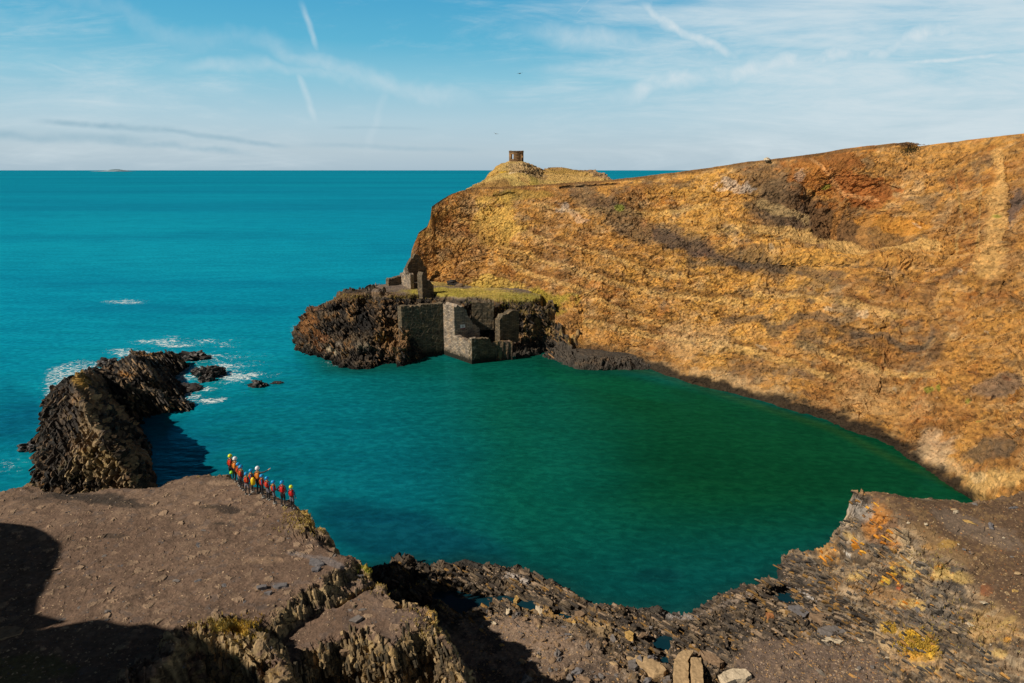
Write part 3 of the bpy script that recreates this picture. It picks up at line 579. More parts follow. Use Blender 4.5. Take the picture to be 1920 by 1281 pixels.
nzl = fbm(P*.12, 4, 501); nzm = fbm(P*.45, 4, 502); nzs = fbm(P*1.6, 4, 503); fa, ia = facet(P*.5+nzm[..., None]*.4, 511, 1.5); fb, ib = facet(P*1.4, 512, 1.6)
rough = np.where((z > ztp-.12) & (cham <= 0), .05, 1.)*ss(-1.5, .5, ds)*np.where(cham > 0, .4, 1.)*np.where((fr > -.6) & (lw < 0) & (z > -2), .3, 1.); rough = np.minimum(blur(rough, 3)*np.where(x > 7, .55, 1.), np.where(x > -25, .25+.75*ss(8.2, 6.8, z), 1.))
P = P+N*(rough*(fa*.62+fb*.32+beds(P, (.6, .6, .6), .6, 513, 1.)*.28+facet(P*3., 514, 1.5)[0]*.12+nzl*.4))[..., None]
x, y, z = P[..., 0], P[..., 1], P[..., 2]; p2 = P; PX, PY = proj(P); W = nzl*.5+nzm*.6+nzs*.3; fin = fbm(P*2.6, 3, 531)
col = mix(np.broadcast_to([.07, .055, .043], P.shape).copy(), (.15, .105, .065), ss(0, .6, nzm+.5*nzs)); col = mix(col, (.016, .014, .013), ss(-.1, .5, -nzm+.5*fin)*.8); col = mix(col, (.34, .16, .045), ss(.5, .9, nzm+.6*fin)*.6)
col = mix(col, (.02, .018, .017), ss(.35, 0, ia)*.5); col = mix(col, (.24, .17, .11), ss(.8, 1, ib)*.5)
for a in ((580, 610, 22, 28, 0, (.38, .17, .055), .75), (600, 640, 22, 20, 0, (.3, .13, .05), .6), (582, 575, 20, 5, 10, (.25, .12, .06), .6), (735, 620, 36, 26, -35, (.30, .17, .07), .7), (660, 590, 10, 18, 0, (.34, .2, .08), .7), (712, 600, 10, 12, 0, (.34, .2, .08), .7), (745, 650, 16, 26, 30, (.36, .2, .09), .6), (715, 635, 16, 6, -10, (.42, .22, .04), .7),
          (620, 655, 16, 7, 35, (.62, .5, .34), .8), (635, 645, 20, 5, 35, (.45, .38, .3), .6), (645, 660, 10, 4, 35, (.42, .25, .08), .7), (680, 645, 18, 6, 0, (.4, .32, .22), .5), (690, 600, 30, 26, 0, (.02, .017, .016), .75), (650, 557, 60, 6, -5, (.17, .10, .045), .8), (690, 566, 50, 4, 0, (.3, .16, .05), .6)):
    col = patch(col, PX, PY, W, *a)
top_w = ss(8.0, 8.3, z)*ss(-36, -30, x)*np.where(cham > 0, 0, 1)
tc = np.broadcast_to([.135, .105, .085], P.shape).copy()
for a in ((850, 549, 100, 9, 1, (.33, .27, .04), .9), (960, 558, 90, 14, 8, (.42, .31, .07), .85), (985, 558, 50, 10, 8, (.24, .24, .04), .6), (765, 558, 50, 3.5, 3, (.42, .25, .06), .8), (700, 552, 70, 6, 0, (.15, .09, .045), .7), (900, 570, 60, 4, 2, (.16, .10, .07), .6), (925, 575, 60, 6, 5, (.15, .10, .07), .7), (980, 585, 60, 8, 5, (.34, .23, .06), .8), (840, 532, 60, 4, 0, (.4, .28, .06), .7), (955, 590, 40, 8, 0, (.4, .25, .06), .7)):
    tc = patch(tc, PX, PY, W*.7, *a)
tc = mix(tc, (.2, .13, .06), ss(.2, .8, fin+.3*nzs)*.4)
col = col*(1-top_w[..., None])+tc*top_w[..., None]
rw = (x > 2)*ss(1.5, 2.6, z)*(1-top_w)
col = mix(col, (.30, .19, .075), rw*ss(-.3, .5, fbm(np.stack([x*1.3, y*.2, z*.25], -1), 4, 540))*.85); col = mix(col, (.045, .035, .022), rw*ss(.0, .4, fbm(np.stack([x*1.0, y*.2, z*.2], -1), 4, 541))*.9); col = mix(col, (.55, .36, .12), rw*ss(.3, .6, fbm(np.stack([x*.8, y*.2, z*.3], -1), 4, 542))*ss(5, 2.5, z))
col = np.where((cham > 0)[..., None], mix(np.broadcast_to([.20, .14, .10], P.shape).copy(), (.42, .27, .12), ss(0, .6, fin+nzm)), col)
col = mix(col, (.014, .012, .011), ss(1.1, .3, z+.3*nzm)*.9); col = mix(col, (.07, .06, .05), (x > 0)*ss(2.4, 1.8, z)*.7)
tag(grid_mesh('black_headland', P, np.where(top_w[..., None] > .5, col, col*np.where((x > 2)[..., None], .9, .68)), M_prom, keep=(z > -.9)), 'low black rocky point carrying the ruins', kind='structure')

# ---- hill just outside the frame on the left, whose shadow falls across the clifftop
tanE = math.tan(R(SUN_EL)); qx, qy = -SX, -SY        # direction in which shadows run
outline = [(-60, 972), (0, 975), (60, 977), (100, 982), (135, 996), (155, 1012), (152, 1040), (140, 1066), (128, 1086), (120, 1110), (114, 1140), (113, 1170), (140, 1166), (180, 1154), (210, 1149), (240, 1148), (265, 1156), (290, 1160), (325, 1156), (350, 1164), (390, 1172), (430, 1182), (480, 1210), (520, 1240), (556, 1290), (600, 1400)]
S = np.array(polyZ(outline, 10.))
us = -S[:, 0]*qy+S[:, 1]*qx; dss = S[:, 0]*qx+S[:, 1]*qy
o = np.argsort(us); us, dss = us[o], dss[o]
U = np.linspace(us[0]-2, 62, 260); 
Dm = np.array([np.interp(u, us, dss) for u in U])
d0 = -26.0
crest = 10+(Dm-d0)*tanE
rows = np.linspace(0, 1, 30)
Pm = []
for r_ in rows:                                       # front face down to sea, and a back slope falling away
    if r_ < .5: a = r_/.5; dd_ = d0+(1-a)*3.0*0-0*a; zz = -2+(crest+2)*a; dd2 = d0+1.2*(1-a)
    else: a = (r_-.5)/.5; zz = crest-a*a*(crest+2); dd2 = d0-30*a
    Pm.append(np.stack([dd2*qx-U*qy, dd2*qy+U*qx, zz+0*U], -1))
Pm = np.array(Pm); nn = fbm(Pm*.2, 4, 600)
Pm[..., 2] += np.where(np.abs(rows-.5)[:, None] < .02, 0, nn*.4)
colm = mix(np.broadcast_to([.2, .14, .07], Pm.shape).copy(), (.1, .08, .05), ss(0, .5, nn))
tag(grid_mesh('hill', Pm, colm, M_near), 'steep hillside outside the frame shading the clifftop', kind='structure')
# ================================================================= SEA
def water():
    t = NT('sea_water'); geo = t.n('ShaderNodeNewGeometry').outputs['Position']
    at = t.n('ShaderNodeAttribute', attribute_name='Col')
    dist = t.n('ShaderNodeVectorMath', {0: geo, 1: (0, 0, H)}, operation='DISTANCE').outputs['Value']
    n1 = t.noise(t.n('ShaderNodeMapping', {'Vector': geo, 'Scale': (.75, 1.25, 1), 'Rotation': (0, 0, R(18))}).outputs[0], 1.1, 5, .62, .4).outputs[0]
    n2 = t.noise(t.n('ShaderNodeMapping', {'Vector': geo, 'Scale': (.35, 1, 1), 'Rotation': (0, 0, R(-8))}).outputs[0], .22, 4, .55, .3).outputs[0]
    n3 = t.noise(t.n('ShaderNodeMapping', {'Vector': geo, 'Scale': (.2, 1, 1)}).outputs[0], .035, 4, .6, .6).outputs[0]
    hgt = t.math('ADD', t.math('MULTIPLY', n1, .35), t.math('MULTIPLY', n2, 1.0))
    str_ = t.math('DIVIDE', 30., t.math('ADD', dist, 30.))
    b = t.n('ShaderNodeBump', {'Height': hgt, 'Strength': t.math('MULTIPLY', str_, 1.), 'Distance': .9}).outputs[0]
    f = t.math('ADD', t.math('MULTIPLY', n2, .45), t.math('ADD', t.math('MULTIPLY', n3, .25), t.math('MULTIPLY', n1, 1.)))
    c = t.mixc(1., at.outputs['Color'], t.ramp(f, [(.62, (.64, .69, .72)), (.85, (1, 1, 1)), (1.02, (1.6, 1.32, 1.27))]), 'MULTIPLY')
    # foam: lacy lines where the mask is high
    fm = t.n('ShaderNodeMapping', {'Vector': geo, 'Scale': (.8, 1.1, 1)}).outputs[0]
    fw = t.n('ShaderNodeVectorMath', {0: fm, 1: t.n('ShaderNodeVectorMath', {0: t.noise(fm, .7, 4).outputs['Color'], 1: (2.2, 2.2, 0)}, operation='MULTIPLY').outputs[0]}, operation='ADD').outputs[0]
    v1 = t.n('ShaderNodeTexVoronoi', {'Vector': fw, 'Scale': .9}, feature='DISTANCE_TO_EDGE').outputs['Distance']
    v2 = t.noise(fw, 2.4, 6, .75).outputs[0]
    mask = t.math('SUBTRACT', 1., at.outputs['Alpha'])
    e = t.math('SUBTRACT', t.math('ADD', t.math('MULTIPLY', mask, .72), t.math('MULTIPLY', t.math('SUBTRACT', v2, .5), 3.4)), t.math('MULTIPLY', v1, 1.5))
    foam = t.n('ShaderNodeMapRange', {'Value': e, 'From Min': .3, 'From Max': .7}, interpolation_type='SMOOTHSTEP').outputs[0]
    c = t.mixc(t.math('MULTIPLY', foam, t.math('MULTIPLY', mask, 6., clamp=True)), c, (.72, .78, .8))
    df = t.n('ShaderNodeBsdfDiffuse', {'Color': c, 'Roughness': 0., 'Normal': b})
    gl = t.n('ShaderNodeBsdfGlossy', {'Color': (.04, .62, .9, 1), 'Roughness': .12, 'Normal': b})
    fr = t.n('ShaderNodeFresnel', {'IOR': 1.33, 'Normal': b}).outputs[0]
    k = t.math('MULTIPLY', t.math('MINIMUM', fr, .28), t.math('MULTIPLY', t.math('SUBTRACT', 1., foam), .8))
    return t.out(t.n('ShaderNodeMixShader', {0: k, 1: df.outputs[0], 2: gl.outputs[0]}).outputs[0])
M_water = water()
px = np.arange(-900, 2900, 8.)
Ys = np.concatenate([np.geomspace(14, 170, 330), np.geomspace(172, 70000, 90)])
f = Ys[:, None]*cP+H*sP; x = (px[None]-960)/F*f; y = np.broadcast_to(Ys[:, None], x.shape)
P = np.stack([x, y, 0*x], -1); PX, PY = proj(P); p2 = P.copy(); nzl = fbm(p2*.04, 4, 701); nzm = fbm(p2*.15, 4, 702)
teal = np.array([.002, .225, .305]); far = np.array([.0015, .185, .265]); lag = np.array([.001, .13, .175]); gre = np.array([.0008, .09, .068]); dgr = np.array([.0006, .05, .02])
col = mix(np.broadcast_to(teal, P.shape).copy(), far, ss(470, 330, PY)); col = mix(col, (.0015, .15, .235), ss(700, 900, PY)*.5)
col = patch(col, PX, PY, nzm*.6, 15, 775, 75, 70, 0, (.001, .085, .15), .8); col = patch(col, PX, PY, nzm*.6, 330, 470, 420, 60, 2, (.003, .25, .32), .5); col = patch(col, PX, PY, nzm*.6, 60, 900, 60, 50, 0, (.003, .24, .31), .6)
nf = fbm(np.stack([x/y*2, np.log(y)*9, 0*x], -1), 4, 710); col = mix(col, (.001, .13, .2), ss(.1, .6, nf)*.5); col = mix(col, (.004, .27, .34), ss(.1, .6, -nf)*.35)
inl = sdf([tuple(q) for q in polyZ([(560, 660), (640, 695), (800, 660), (1000, 640), (1500, 740), (2000, 860), (2300, 900), (2300, 1300), (600, 1300), (300, 1000), (280, 850), (400, 760), (500, 700)], 0.)], x, y)
g = ss(560, 1350, PX+(PY-850)*-.45+nzl*60)
lc = mix(mix(np.broadcast_to([.0015, .17, .22], P.shape).copy(), lag, ss(700, 900, PY)), gre, ss(0, .55, g)); lc = mix(lc, dgr, ss(.6, 1., g)*ss(1120, 900, PY)); lc = mix(lc, (.0008, .06, .07), ss(930, 1130, PY)*.75)
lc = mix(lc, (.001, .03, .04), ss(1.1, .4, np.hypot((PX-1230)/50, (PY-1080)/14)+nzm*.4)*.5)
lc = patch(lc, PX, PY, nzm*.5, 740, 1005, 190, 55, 12, (.0012, .045, .08), .7); lc = patch(lc, PX, PY, nzm*.5, 330, 850, 90, 60, 0, (.001, .10, .17), .5)  # navy patch: clifftop's shadow over deep water, painted into the colour
lc = patch(lc, PX, PY, nzm*.5, 1130, 720, 130, 18, 10, (.001, .09, .045), .5)
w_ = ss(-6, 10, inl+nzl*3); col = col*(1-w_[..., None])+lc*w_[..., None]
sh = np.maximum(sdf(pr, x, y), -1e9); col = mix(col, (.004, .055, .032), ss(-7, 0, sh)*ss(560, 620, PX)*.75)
fr_ = sdf(wl, x, y); col = mix(col, (.006, .045, .045), ss(-3, .2, fr_)*.7)
cf = np.array([(a, b) for a, b in ((1066, 678), (1180, 690), (1240, 703), (1300, 722), (1420, 760), (1560, 804), (1680, 863), (1800, 917))], float)
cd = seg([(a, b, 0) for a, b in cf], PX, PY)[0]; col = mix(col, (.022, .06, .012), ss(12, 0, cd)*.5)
# white water round the rocks in the sea
foam = 0*x; nzf = fbm(p2*np.array([.22, .5, 1]), 4, 733)
sdr = sdf(shp, x, y)
for cx, cy, rx, ry, s in ((325, 643, 100, 11, 1.), (430, 700, 90, 24, .5), (400, 680, 90, 24, .4), (240, 662, 60, 10, .9), (370, 672, 60, 9, .75), (400, 690, 60, 9, .9), (440, 705, 55, 9, .9), (360, 710, 30, 9, .9), (400, 750, 26, 5, 1.), (380, 730, 26, 6, .8), (230, 566, 36, 5, .8), (450, 690, 40, 6, .7), (200, 688, 24, 6, .9), (650, 684, 50, 6, .85), (556, 625, 10, 16, .7), (15, 870, 40, 24, .35)):
    foam = np.maximum(foam, s*ss(1.3, .2, np.hypot((PX-cx)/rx, (PY-cy)/ry)+.75*nzf))
foam = np.maximum(foam, ss(-1.6, 0, sdr)*ss(640, 700, PY)*ss(770, 740, PY)*.8)
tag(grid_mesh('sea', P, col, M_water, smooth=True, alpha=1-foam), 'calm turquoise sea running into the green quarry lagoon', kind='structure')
M_pool = flat_mat('pool_water', (.004, .03, .045), .08, .1, 2., .35)
tag(bm_obj('tide_pool', pool_mesh(), M_pool), 'still tide pools among the shore rocks', kind='structure')

# island on the horizon, its haze put into the blue-grey base colour
px = np.linspace(183, 234, 60); hh = np.interp(px, [183, 190, 200, 206, 214, 222, 228, 234], [.2, 1.2, 1.6, 3.0, 3.8, 2.4, 1.0, .2])
Yi = 15000.; P = []
for k, s in ((0, -300), (1, 0), (1, 200), (0, 500)):
    zz = hh/F*Yi*1.05*k; a = atY(px, 319.5+0*px, Yi); P.append(np.stack([a[:, 0], a[:, 1]+s, zz+vnoise(np.stack([px*.7, 0*px, 0*px], -1), 5)*6*k], -1))
P = np.array(P); M_isl = flat_mat('hazed_rock', (.27, .38, .44), 1., .05, .001, 0.)
tag(grid_mesh('island', P, np.full(P.shape, .4), M_isl), 'low hazy island on the horizon', kind='structure')

# ================================================================= SKY, SUN, CAMERA
wd = bpy.data.worlds.new('World'); bpy.context.scene.world = wd; wd.use_nodes = True
t = NT.__new__(NT); t.m = None; t.t = wd.node_tree; t.t.nodes.clear()
sky = t.n('ShaderNodeTexSky', sky_type='NISHITA', sun_disc=False, sun_elevation=R(SUN_EL), sun_rotation=math.atan2(SX, SY), air_density=1., dust_density=.6, ozone_density=1.5).outputs[0]
gen = t.n('ShaderNodeTexCoord').outputs['Generated']; sp = t.n('ShaderNodeSeparateXYZ', {0: gen})
X_, Y_, Z_ = sp.outputs
Zc = t.math('MAXIMUM', Z_, .0)
# pale band over the sea turning to cyan higher up; the real sky takes over above it
base = t.ramp(t.math('MULTIPLY', Zc, 2.), [(0., (.40, .52, .60)), (.05, (.47, .585, .65)), (.13, (.43, .61, .70)), (.24, (.25, .55, .695)), (.33, (.115, .45, .65)), (.45, (.07, .37, .61)), (1., (.03, .2, .45))])
gx_ = t.math('DIVIDE', X_, t.math('MAXIMUM', Y_, .05)); gz_ = t.math('DIVIDE', Z_, t.math('MAXIMUM', Y_, .05))
uv = t.n('ShaderNodeCombineXYZ', {0: gx_, 1: gz_, 2: 0.}).outputs[0]
def wn(scale, st, rot, det=6, dist=.6, rough=.6):
    return t.noise(t.n('ShaderNodeMapping', {'Vector': uv, 'Scale': st, 'Rotation': (0, 0, R(rot))}).outputs[0], scale, det, rough, dist).outputs[0]
c1 = wn(2.0, (1., 5.5, 1), 8, 10, 1.1, .68); c2 = wn(3.2, (1., 8., 1), -12, 10, 1.0, .7); c3 = wn(1.3, (1, 2., 1), 0, 4, .3); c4 = wn(14., (1, 5., 1), 5, 5, .5)
right = t.n('ShaderNodeMapRange', {'Value': gx_, 'From Min': -.2, 'From Max': .5}, interpolation_type='SMOOTHSTEP').outputs[0]
cov = t.math('ADD', t.math('MULTIPLY', c1, .5), t.math('ADD', t.math('MULTIPLY', c2, .4), t.math('MULTIPLY', c3, .45)))
cov = t.math('ADD', cov, t.math('ADD', t.math('MULTIPLY', right, .27), t.math('MULTIPLY', t.math('SUBTRACT', c4, .5), .12)))
cl = t.n('ShaderNodeMapRange', {'Value': cov, 'From Min': .66, 'From Max': 1.02, 'To Max': .85}, interpolation_type='SMOOTHSTEP').outputs[0]
def G(px, py):
    a, b, c = _ray(px, py); return float(a/b), float(c/b)
wob = t.math('MULTIPLY', t.math('SUBTRACT', wn(7., (1, 1, 1), 0, 4, 0.), .5), 1.)
brk = wn(26., (1, 1, 1), 0, 5, .3); brk2 = wn(4.5, (1, 5., 1), -14, 9, .9, .68)
def streak(a, b, w0, st, wobble=.01, pw=.5):
    (x0, y0), (x1, y1) = G(*a), G(*b); L = math.hypot(x1-x0, y1-y0); ux, uy = (x1-x0)/L, (y1-y0)/L
    s = t.math('ADD', t.math('MULTIPLY', t.math('SUBTRACT', gx_, x0), ux), t.math('MULTIPLY', t.math('SUBTRACT', gz_, y0), uy))
    n = t.math('ADD', t.math('MULTIPLY', t.math('SUBTRACT', gx_, x0), -uy), t.math('MULTIPLY', t.math('SUBTRACT', gz_, y0), ux))
    n = t.math('ABSOLUTE', t.math('ADD', n, t.math('MULTIPLY', wob, wobble*4)))
    m = t.n('ShaderNodeMapRange', {'Value': n, 'From Min': w0/F*1.2, 'From Max': 0., 'To Max': st}, interpolation_type='SMOOTHSTEP').outputs[0]
    e1 = t.n('ShaderNodeMapRange', {'Value': s, 'From Min': -.02, 'From Max': L*.2}, interpolation_type='SMOOTHSTEP').outputs[0]
    e2 = t.n('ShaderNodeMapRange', {'Value': s, 'From Min': L+.02, 'From Max': L*.8}, interpolation_type='SMOOTHSTEP').outputs[0]
    br = t.n('ShaderNodeMapRange', {'Value': brk if w0 < 40 else brk2, 'From Min': .3, 'From Max': .7, 'To Min': .45 if w0 < 40 else .0}).outputs[0]
    return t.math('MULTIPLY', t.math('MULTIPLY', m, e1), t.math('MULTIPLY', e2, br))
ST = [((572, 22), (590, 80), 7, .55, .006), ((560, 145), (588, 215), 8, .5, .006), ((60, 110), (330, 185), 6, .3, .008), ((80, 0), (420, 75), 26, .2, .03), ((250, 45), (620, 115), 30, .2, .03), ((0, 30), (130, 40), 18, .2, .02), ((480, 90), (900, 190), 20, .45, .02), ((300, 120), (760, 145), 14, .35, .015),
      ((1190, 20), (1390, 110), 16, 1., .014), ((960, 45), (1480, 150), 26, .6, .02), ((1090, 185), (1920, 40), 30, .95, .02), ((1000, 130), (1500, 88), 13, .6, .01), ((1640, 122), (1960, 100), 7, 1., .004), ((1700, 172), (1960, 155), 8, .4, .004), ((1260, 95), (1560, 15), 16, .55, .01), ((1480, 110), (1680, 0), 60, .75, .03),
      ((1208, -10), (1265, 100), 6, .3, .006), ((1085, 22), (1110, -6), 3, .45, .002), ((1180, 150), (1230, 0), 42, .35, .02), ((1400, 60), (1900, 10), 34, .4, .03), ((690, 280), (720, 170), 10, .2, .01), ((1550, 280), (1480, 60), 150, .8, .04), ((1300, 260), (1700, -30), 110, .75, .04), ((1150, 120), (1700, 150), 60, .6, .03)]
for k in ST: cl = t.math('MAXIMUM', cl, streak(*k))
CC = (.66, .755, .80)
base = t.mixc(cl, base, CC)
dk_ = None
for k in (((70, 226), (340, 248), 8, .9, .006), ((260, 240), (540, 272), 6, .85, .005), ((-60, 248), (300, 266), 11, .75, .008), ((150, 262), (480, 285), 8, .7, .006), ((560, 270), (900, 281), 6, .42, .004), ((620, 238), (790, 240), 4, .35, .003)):
    s_ = streak(*k); dk_ = s_ if dk_ is None else t.math('MAXIMUM', dk_, s_)
base = t.mixc(dk_, base, (.30, .47, .57))
up = t.n('ShaderNodeMapRange', {'Value': Z_, 'From Min': .222, 'From Max': .30}, interpolation_type='SMOOTHSTEP').outputs[0]
bA_ = t.n('ShaderNodeBackground', {'Color': base, 'Strength': 1.}).outputs[0]; bB_ = t.n('ShaderNodeBackground', {'Color': sky, 'Strength': .013}).outputs[0]
t.n('ShaderNodeOutputWorld', {'Surface': t.n('ShaderNodeMixShader', {0: up, 1: bA_, 2: bB_}).outputs[0]})
sl_ = bpy.data.lights.new('sun', 'SUN'); sl_.energy = 5.0; sl_.angle = R(.55); sl_.color = (1., .90, .75)
so = link(bpy.data.objects.new('sun', sl_)); ce = math.cos(R(SUN_EL))
so.rotation_euler = Vector((SX*ce, SY*ce, math.sin(R(SUN_EL)))).to_track_quat('Z', 'Y').to_euler()
cam = bpy.data.cameras.new('camera'); cam.lens = 24; cam.sensor_width = 36; cam.clip_end = 120000; cam.clip_start = .5
co = link(bpy.data.objects.new('camera', cam)); co.location = (0, 0, H); co.rotation_euler = (R(90)-PIT, 0, 0)
sc = bpy.context.scene; sc.camera = co
sc.view_settings.view_transform = 'Standard'; sc.view_settings.look = 'None'; sc.view_settings.exposure = 0; sc.view_settings.gamma = 1
sc.cycles.max_bounces = 5; sc.cycles.diffuse_bounces = 2
# ================================================================= THINGS
bpy.context.view_layer.update(); DG = bpy.context.evaluated_depsgraph_get()
def hit(px, py):
    a, b, c = _ray(px, py); ok, loc, n, i, o, m = bpy.context.scene.ray_cast(DG, Vector((0, 0, H)), Vector((a, b, c)).normalized())
    return (loc, n, o) if ok else (None, None, None)
def down(x, y):
    ok, loc, n, i, o, m = bpy.context.scene.ray_cast(DG, Vector((x, y, 60)), Vector((0, 0, -1)))
    return loc, n
def empty(name, loc, rz=0.):
    o = bpy.data.objects.new(name, None); o.empty_display_size = .3; link(o); o.location = loc; o.rotation_euler = (0, 0, rz); return o

# ---- masonry
def stone_mat(name, c, sc_=1., dark=.35):
    t = NT(name); uv = t.n('ShaderNodeUVMap').outputs[0]
    wob = t.noise(uv, 1.5, 3).outputs['Color']
    uvw = t.n('ShaderNodeVectorMath', {0: uv, 1: t.n('ShaderNodeVectorMath', {0: wob, 1: (.12, .12, 0)}, operation='MULTIPLY').outputs[0]}, operation='ADD').outputs[0]
    br = t.n('ShaderNodeTexBrick', {'Vector': uvw, 'Color1': (*[k*1.25 for k in c], 1), 'Color2': (*[k*.6 for k in c], 1), 'Mortar': (*[k*dark for k in c], 1), 'Scale': 1., 'Mortar Size': .03, 'Brick Width': .75*sc_, 'Row Height': .24*sc_, 'Bias': 0.})
    n = t.noise(uv, .9, 5, .7).outputs[0]; n2 = t.noise(uv, 5., 4, .7).outputs[0]
    cc = t.mixc(1., br.outputs['Color'], t.ramp(n, [(.32, (.38, .38, .4)), (.5, (1, .98, .95)), (.68, (1.5, 1.22, .9))]), 'MULTIPLY')
    cc = t.mixc(1., cc, t.ramp(n2, [(.3, (.7, .7, .7)), (.7, (1.35, 1.3, 1.25))]), 'MULTIPLY')
    vz = t.n('ShaderNodeSeparateXYZ', {0: t.n('ShaderNodeNewGeometry').outputs['Position']}).outputs[2]
    cc = t.mixc(t.n('ShaderNodeMapRange', {'Value': t.math('ADD', vz, t.math('MULTIPLY', n, 1.5)), 'From Min': 2.2, 'From Max': 1.3}).outputs[0], cc, (.025, .024, .018))    # weed below the tide mark
    h_ = t.math('ADD', t.math('MULTIPLY', br.outputs['Fac'], -.6), n2)
    b_ = t.n('ShaderNodeBump', {'Height': h_, 'Strength': .9, 'Distance': .12}).outputs[0]
    return t.out(t.n('ShaderNodeBsdfPrincipled', {'Base Color': cc, 'Roughness': .92, 'Normal': b_, 'Specular IOR Level': .15}).outputs[0])
M_wall_lit = stone_mat('lit_slate_masonry', (.38, .32, .26)); M_wall_shade = stone_mat('shaded_slate_masonry', (.17, .14, .10)); M_tower = stone_mat('tower_masonry', (.27, .17, .09), 1.6)  # lit and shaded tones of one masonry, the light put into the colours
def slab(name, p0, p1, tv, z0, prof, mat, parent, rag=.12, seed=0, st=.3):
    """masonry wall: outer line p0-p1, thickness vector tv, ragged top profile [(distance, height)]"""
    p0, p1, tv = map(lambda v: np.array(v, float), (p0, p1, tv)); L = np.linalg.norm(p1-p0); e = (p1-p0)/L; rr = random.Random(seed)
    n = max(2, int(L/st)); ss_ = [L*k/n for k in range(n+1)]
    pz = np.array(prof, float); tp = [float(np.interp(s_, pz[:, 0], pz[:, 1]))+rr.choice((-2.2, -1, -1, 0, 0, 1))*rag*1.5*rr.random() for s_ in ss_]
    m = max(2, int((max(tp)-z0)/.45)); bm = bmesh.new(); uvl = bm.loops.layers.uv.new('UVMap'); nrm = np.array([e[1], -e[0]])
    tvn = max(1, int(np.linalg.norm(tv)/.45)); 
    def face(vs, uvs):
        f = bm.faces.new(vs)
        for l, q in zip(f.loops, uvs): l[uvl].uv = q
    for side in (0, 1):
        G_ = []
        for i_, s_ in enumerate(ss_):
            c_ = []
            for j in range(m+1):
                zz = z0+(tp[i_]-z0)*j/m; jit = (rr.random()-.5)*.07
                q = p0+e*s_+(tv if side else 0)+nrm*jit; c_.append(bm.verts.new((q[0], q[1], zz)))
            G_.append(c_)
        if side == 0: A_ = G_
        else: B_ = G_
        for i_ in range(n):
            for j in range(m):
                z_ = [z0+(tp[a]-z0)*b/m for a, b in ((i_, j), (i_+1, j), (i_+1, j+1), (i_, j+1))]
                face([G_[i_][j], G_[i_+1][j], G_[i_+1][j+1], G_[i_][j+1]], [(ss_[i_], z_[0]), (ss_[i_+1], z_[1]), (ss_[i_+1], z_[2]), (ss_[i_], z_[3])])
    tl_ = np.linalg.norm(tv)
    for i_ in range(n): face([A_[i_][m], A_[i_+1][m], B_[i_+1][m], B_[i_][m]], [(ss_[i_], 0), (ss_[i_+1], 0), (ss_[i_+1], tl_), (ss_[i_], tl_)])
    for i_ in (0, n):
        for j in range(m):
            za, zb = z0+(tp[i_]-z0)*j/m, z0+(tp[i_]-z0)*(j+1)/m
            face([A_[i_][j], B_[i_][j], B_[i_][j+1], A_[i_][j+1]], [(0, za), (tl_, za), (tl_, zb), (0, zb)])
    return bm_obj(name, bm, mat, parent)
zt = 8.75
quay = tag(empty('ruined_quay', (qA[0], qA[1], 0)), 'roofless slate quay building with a square pier at the green lagoon edge', 'ruin')
def rel(o, root):
    o.data.transform(Matrix.Translation(-root.location)); return o
qM = qA+(qB-qA)*.40
LBC = np.linalg.norm(qC-qB); LW = np.linalg.norm(qA-qa_t); LAB = np.linalg.norm(qB-qA)
rel(slab('sea_wall', qa_t, qA-vW*.02, -uAB*1.15, -.5, [(0, zt), (LW, zt)], M_wall_shade, quay, .1, 1), quay)
rel(slab('pier', qM, qM+vBC*4.6, -uAB*(LAB*.40), -.5, [(0, zt), (1.5, zt-.1), (2.0, zt-.7), (2.5, 6.6), (3.2, 6.0), (4.0, 5.2), (4.6, 4.4)], M_wall_lit, quay, .2, 2), quay)
rel(slab('low_wall', qM+uAB*.01+vBC*.01, qB, vBC*.8, -.5, [(0, 4.0), (LAB*.3, 3.6), (LAB*.48, 3.7), (LAB*.5, 4.2), (LAB*.6, 4.2)], M_wall_lit, quay, .12, 3, .25), quay)
rel(slab('low_wall', qB+uAB*.01, qC, -uAB*.9, -.5, [(0, 4.15), (LBC*.47, 4.05), (LBC*.5, 2.5), (LBC, 2.2)], M_wall_shade, quay, .1, 4), quay)
qR = q0(937, 634, 3.2)
rel(slab('side_wall', qR, qR+vBC*3.6, -uAB*1.2, 2.2, [(0, 6.3), (.5, 6.9), (1.5, 7.2), (2.4, 7.6), (3.6, 7.4)], M_wall_shade, quay, .15, 5), quay)
qK = q0(884, 568, 8.7); qK2 = q0(926, 567, 8.7)
rel(slab('back_wall', qK, qK2, (qK-q0(884, 575, 8.7))*.5+np.array([0, .5]), 4., [(0, 8.75), (3.4, 8.7)], M_wall_shade, quay, .1, 6), quay)
# warning sign fixed to the pier
nB = np.array([vBC[1], -vBC[0]]); ps = qM+vBC*1.45+nB*.06
def plate(name, cx, cz, w_, h_, off, mat, parent=None, loc=None):
    bm = bmesh.new(); o3 = np.array([ps[0], ps[1]])+nB*off
    for a, b in ((-w_/2, -h_/2), (w_/2, -h_/2), (w_/2, h_/2), (-w_/2, h_/2)):
        q = o3+vBC*(cx+a); bm.verts.new((q[0], q[1], cz+b))
    bm.verts.ensure_lookup_table(); f_ = bm.faces.new(bm.verts); r_ = bmesh.ops.extrude_face_region(bm, geom=[f_])
    bmesh.ops.translate(bm, verts=[v for v in r_['geom'] if isinstance(v, bmesh.types.BMVert)], vec=(nB[0]*.03, nB[1]*.03, 0))
    return bm_obj(name, bm, mat, parent)
zs_ = float(atY(869, 612, ps[1])[2])
M_white = flat_mat('painted_white', (.8, .79, .76), .5); M_redp = flat_mat('painted_red', (.22, .02, .03), .5); M_blk = flat_mat('painted_black', (.03, .03, .03), .5)
sg = tag(empty('warning_sign', (ps[0], ps[1], zs_)), 'small white notice with a dark figure and red strip on the quay wall', 'sign')
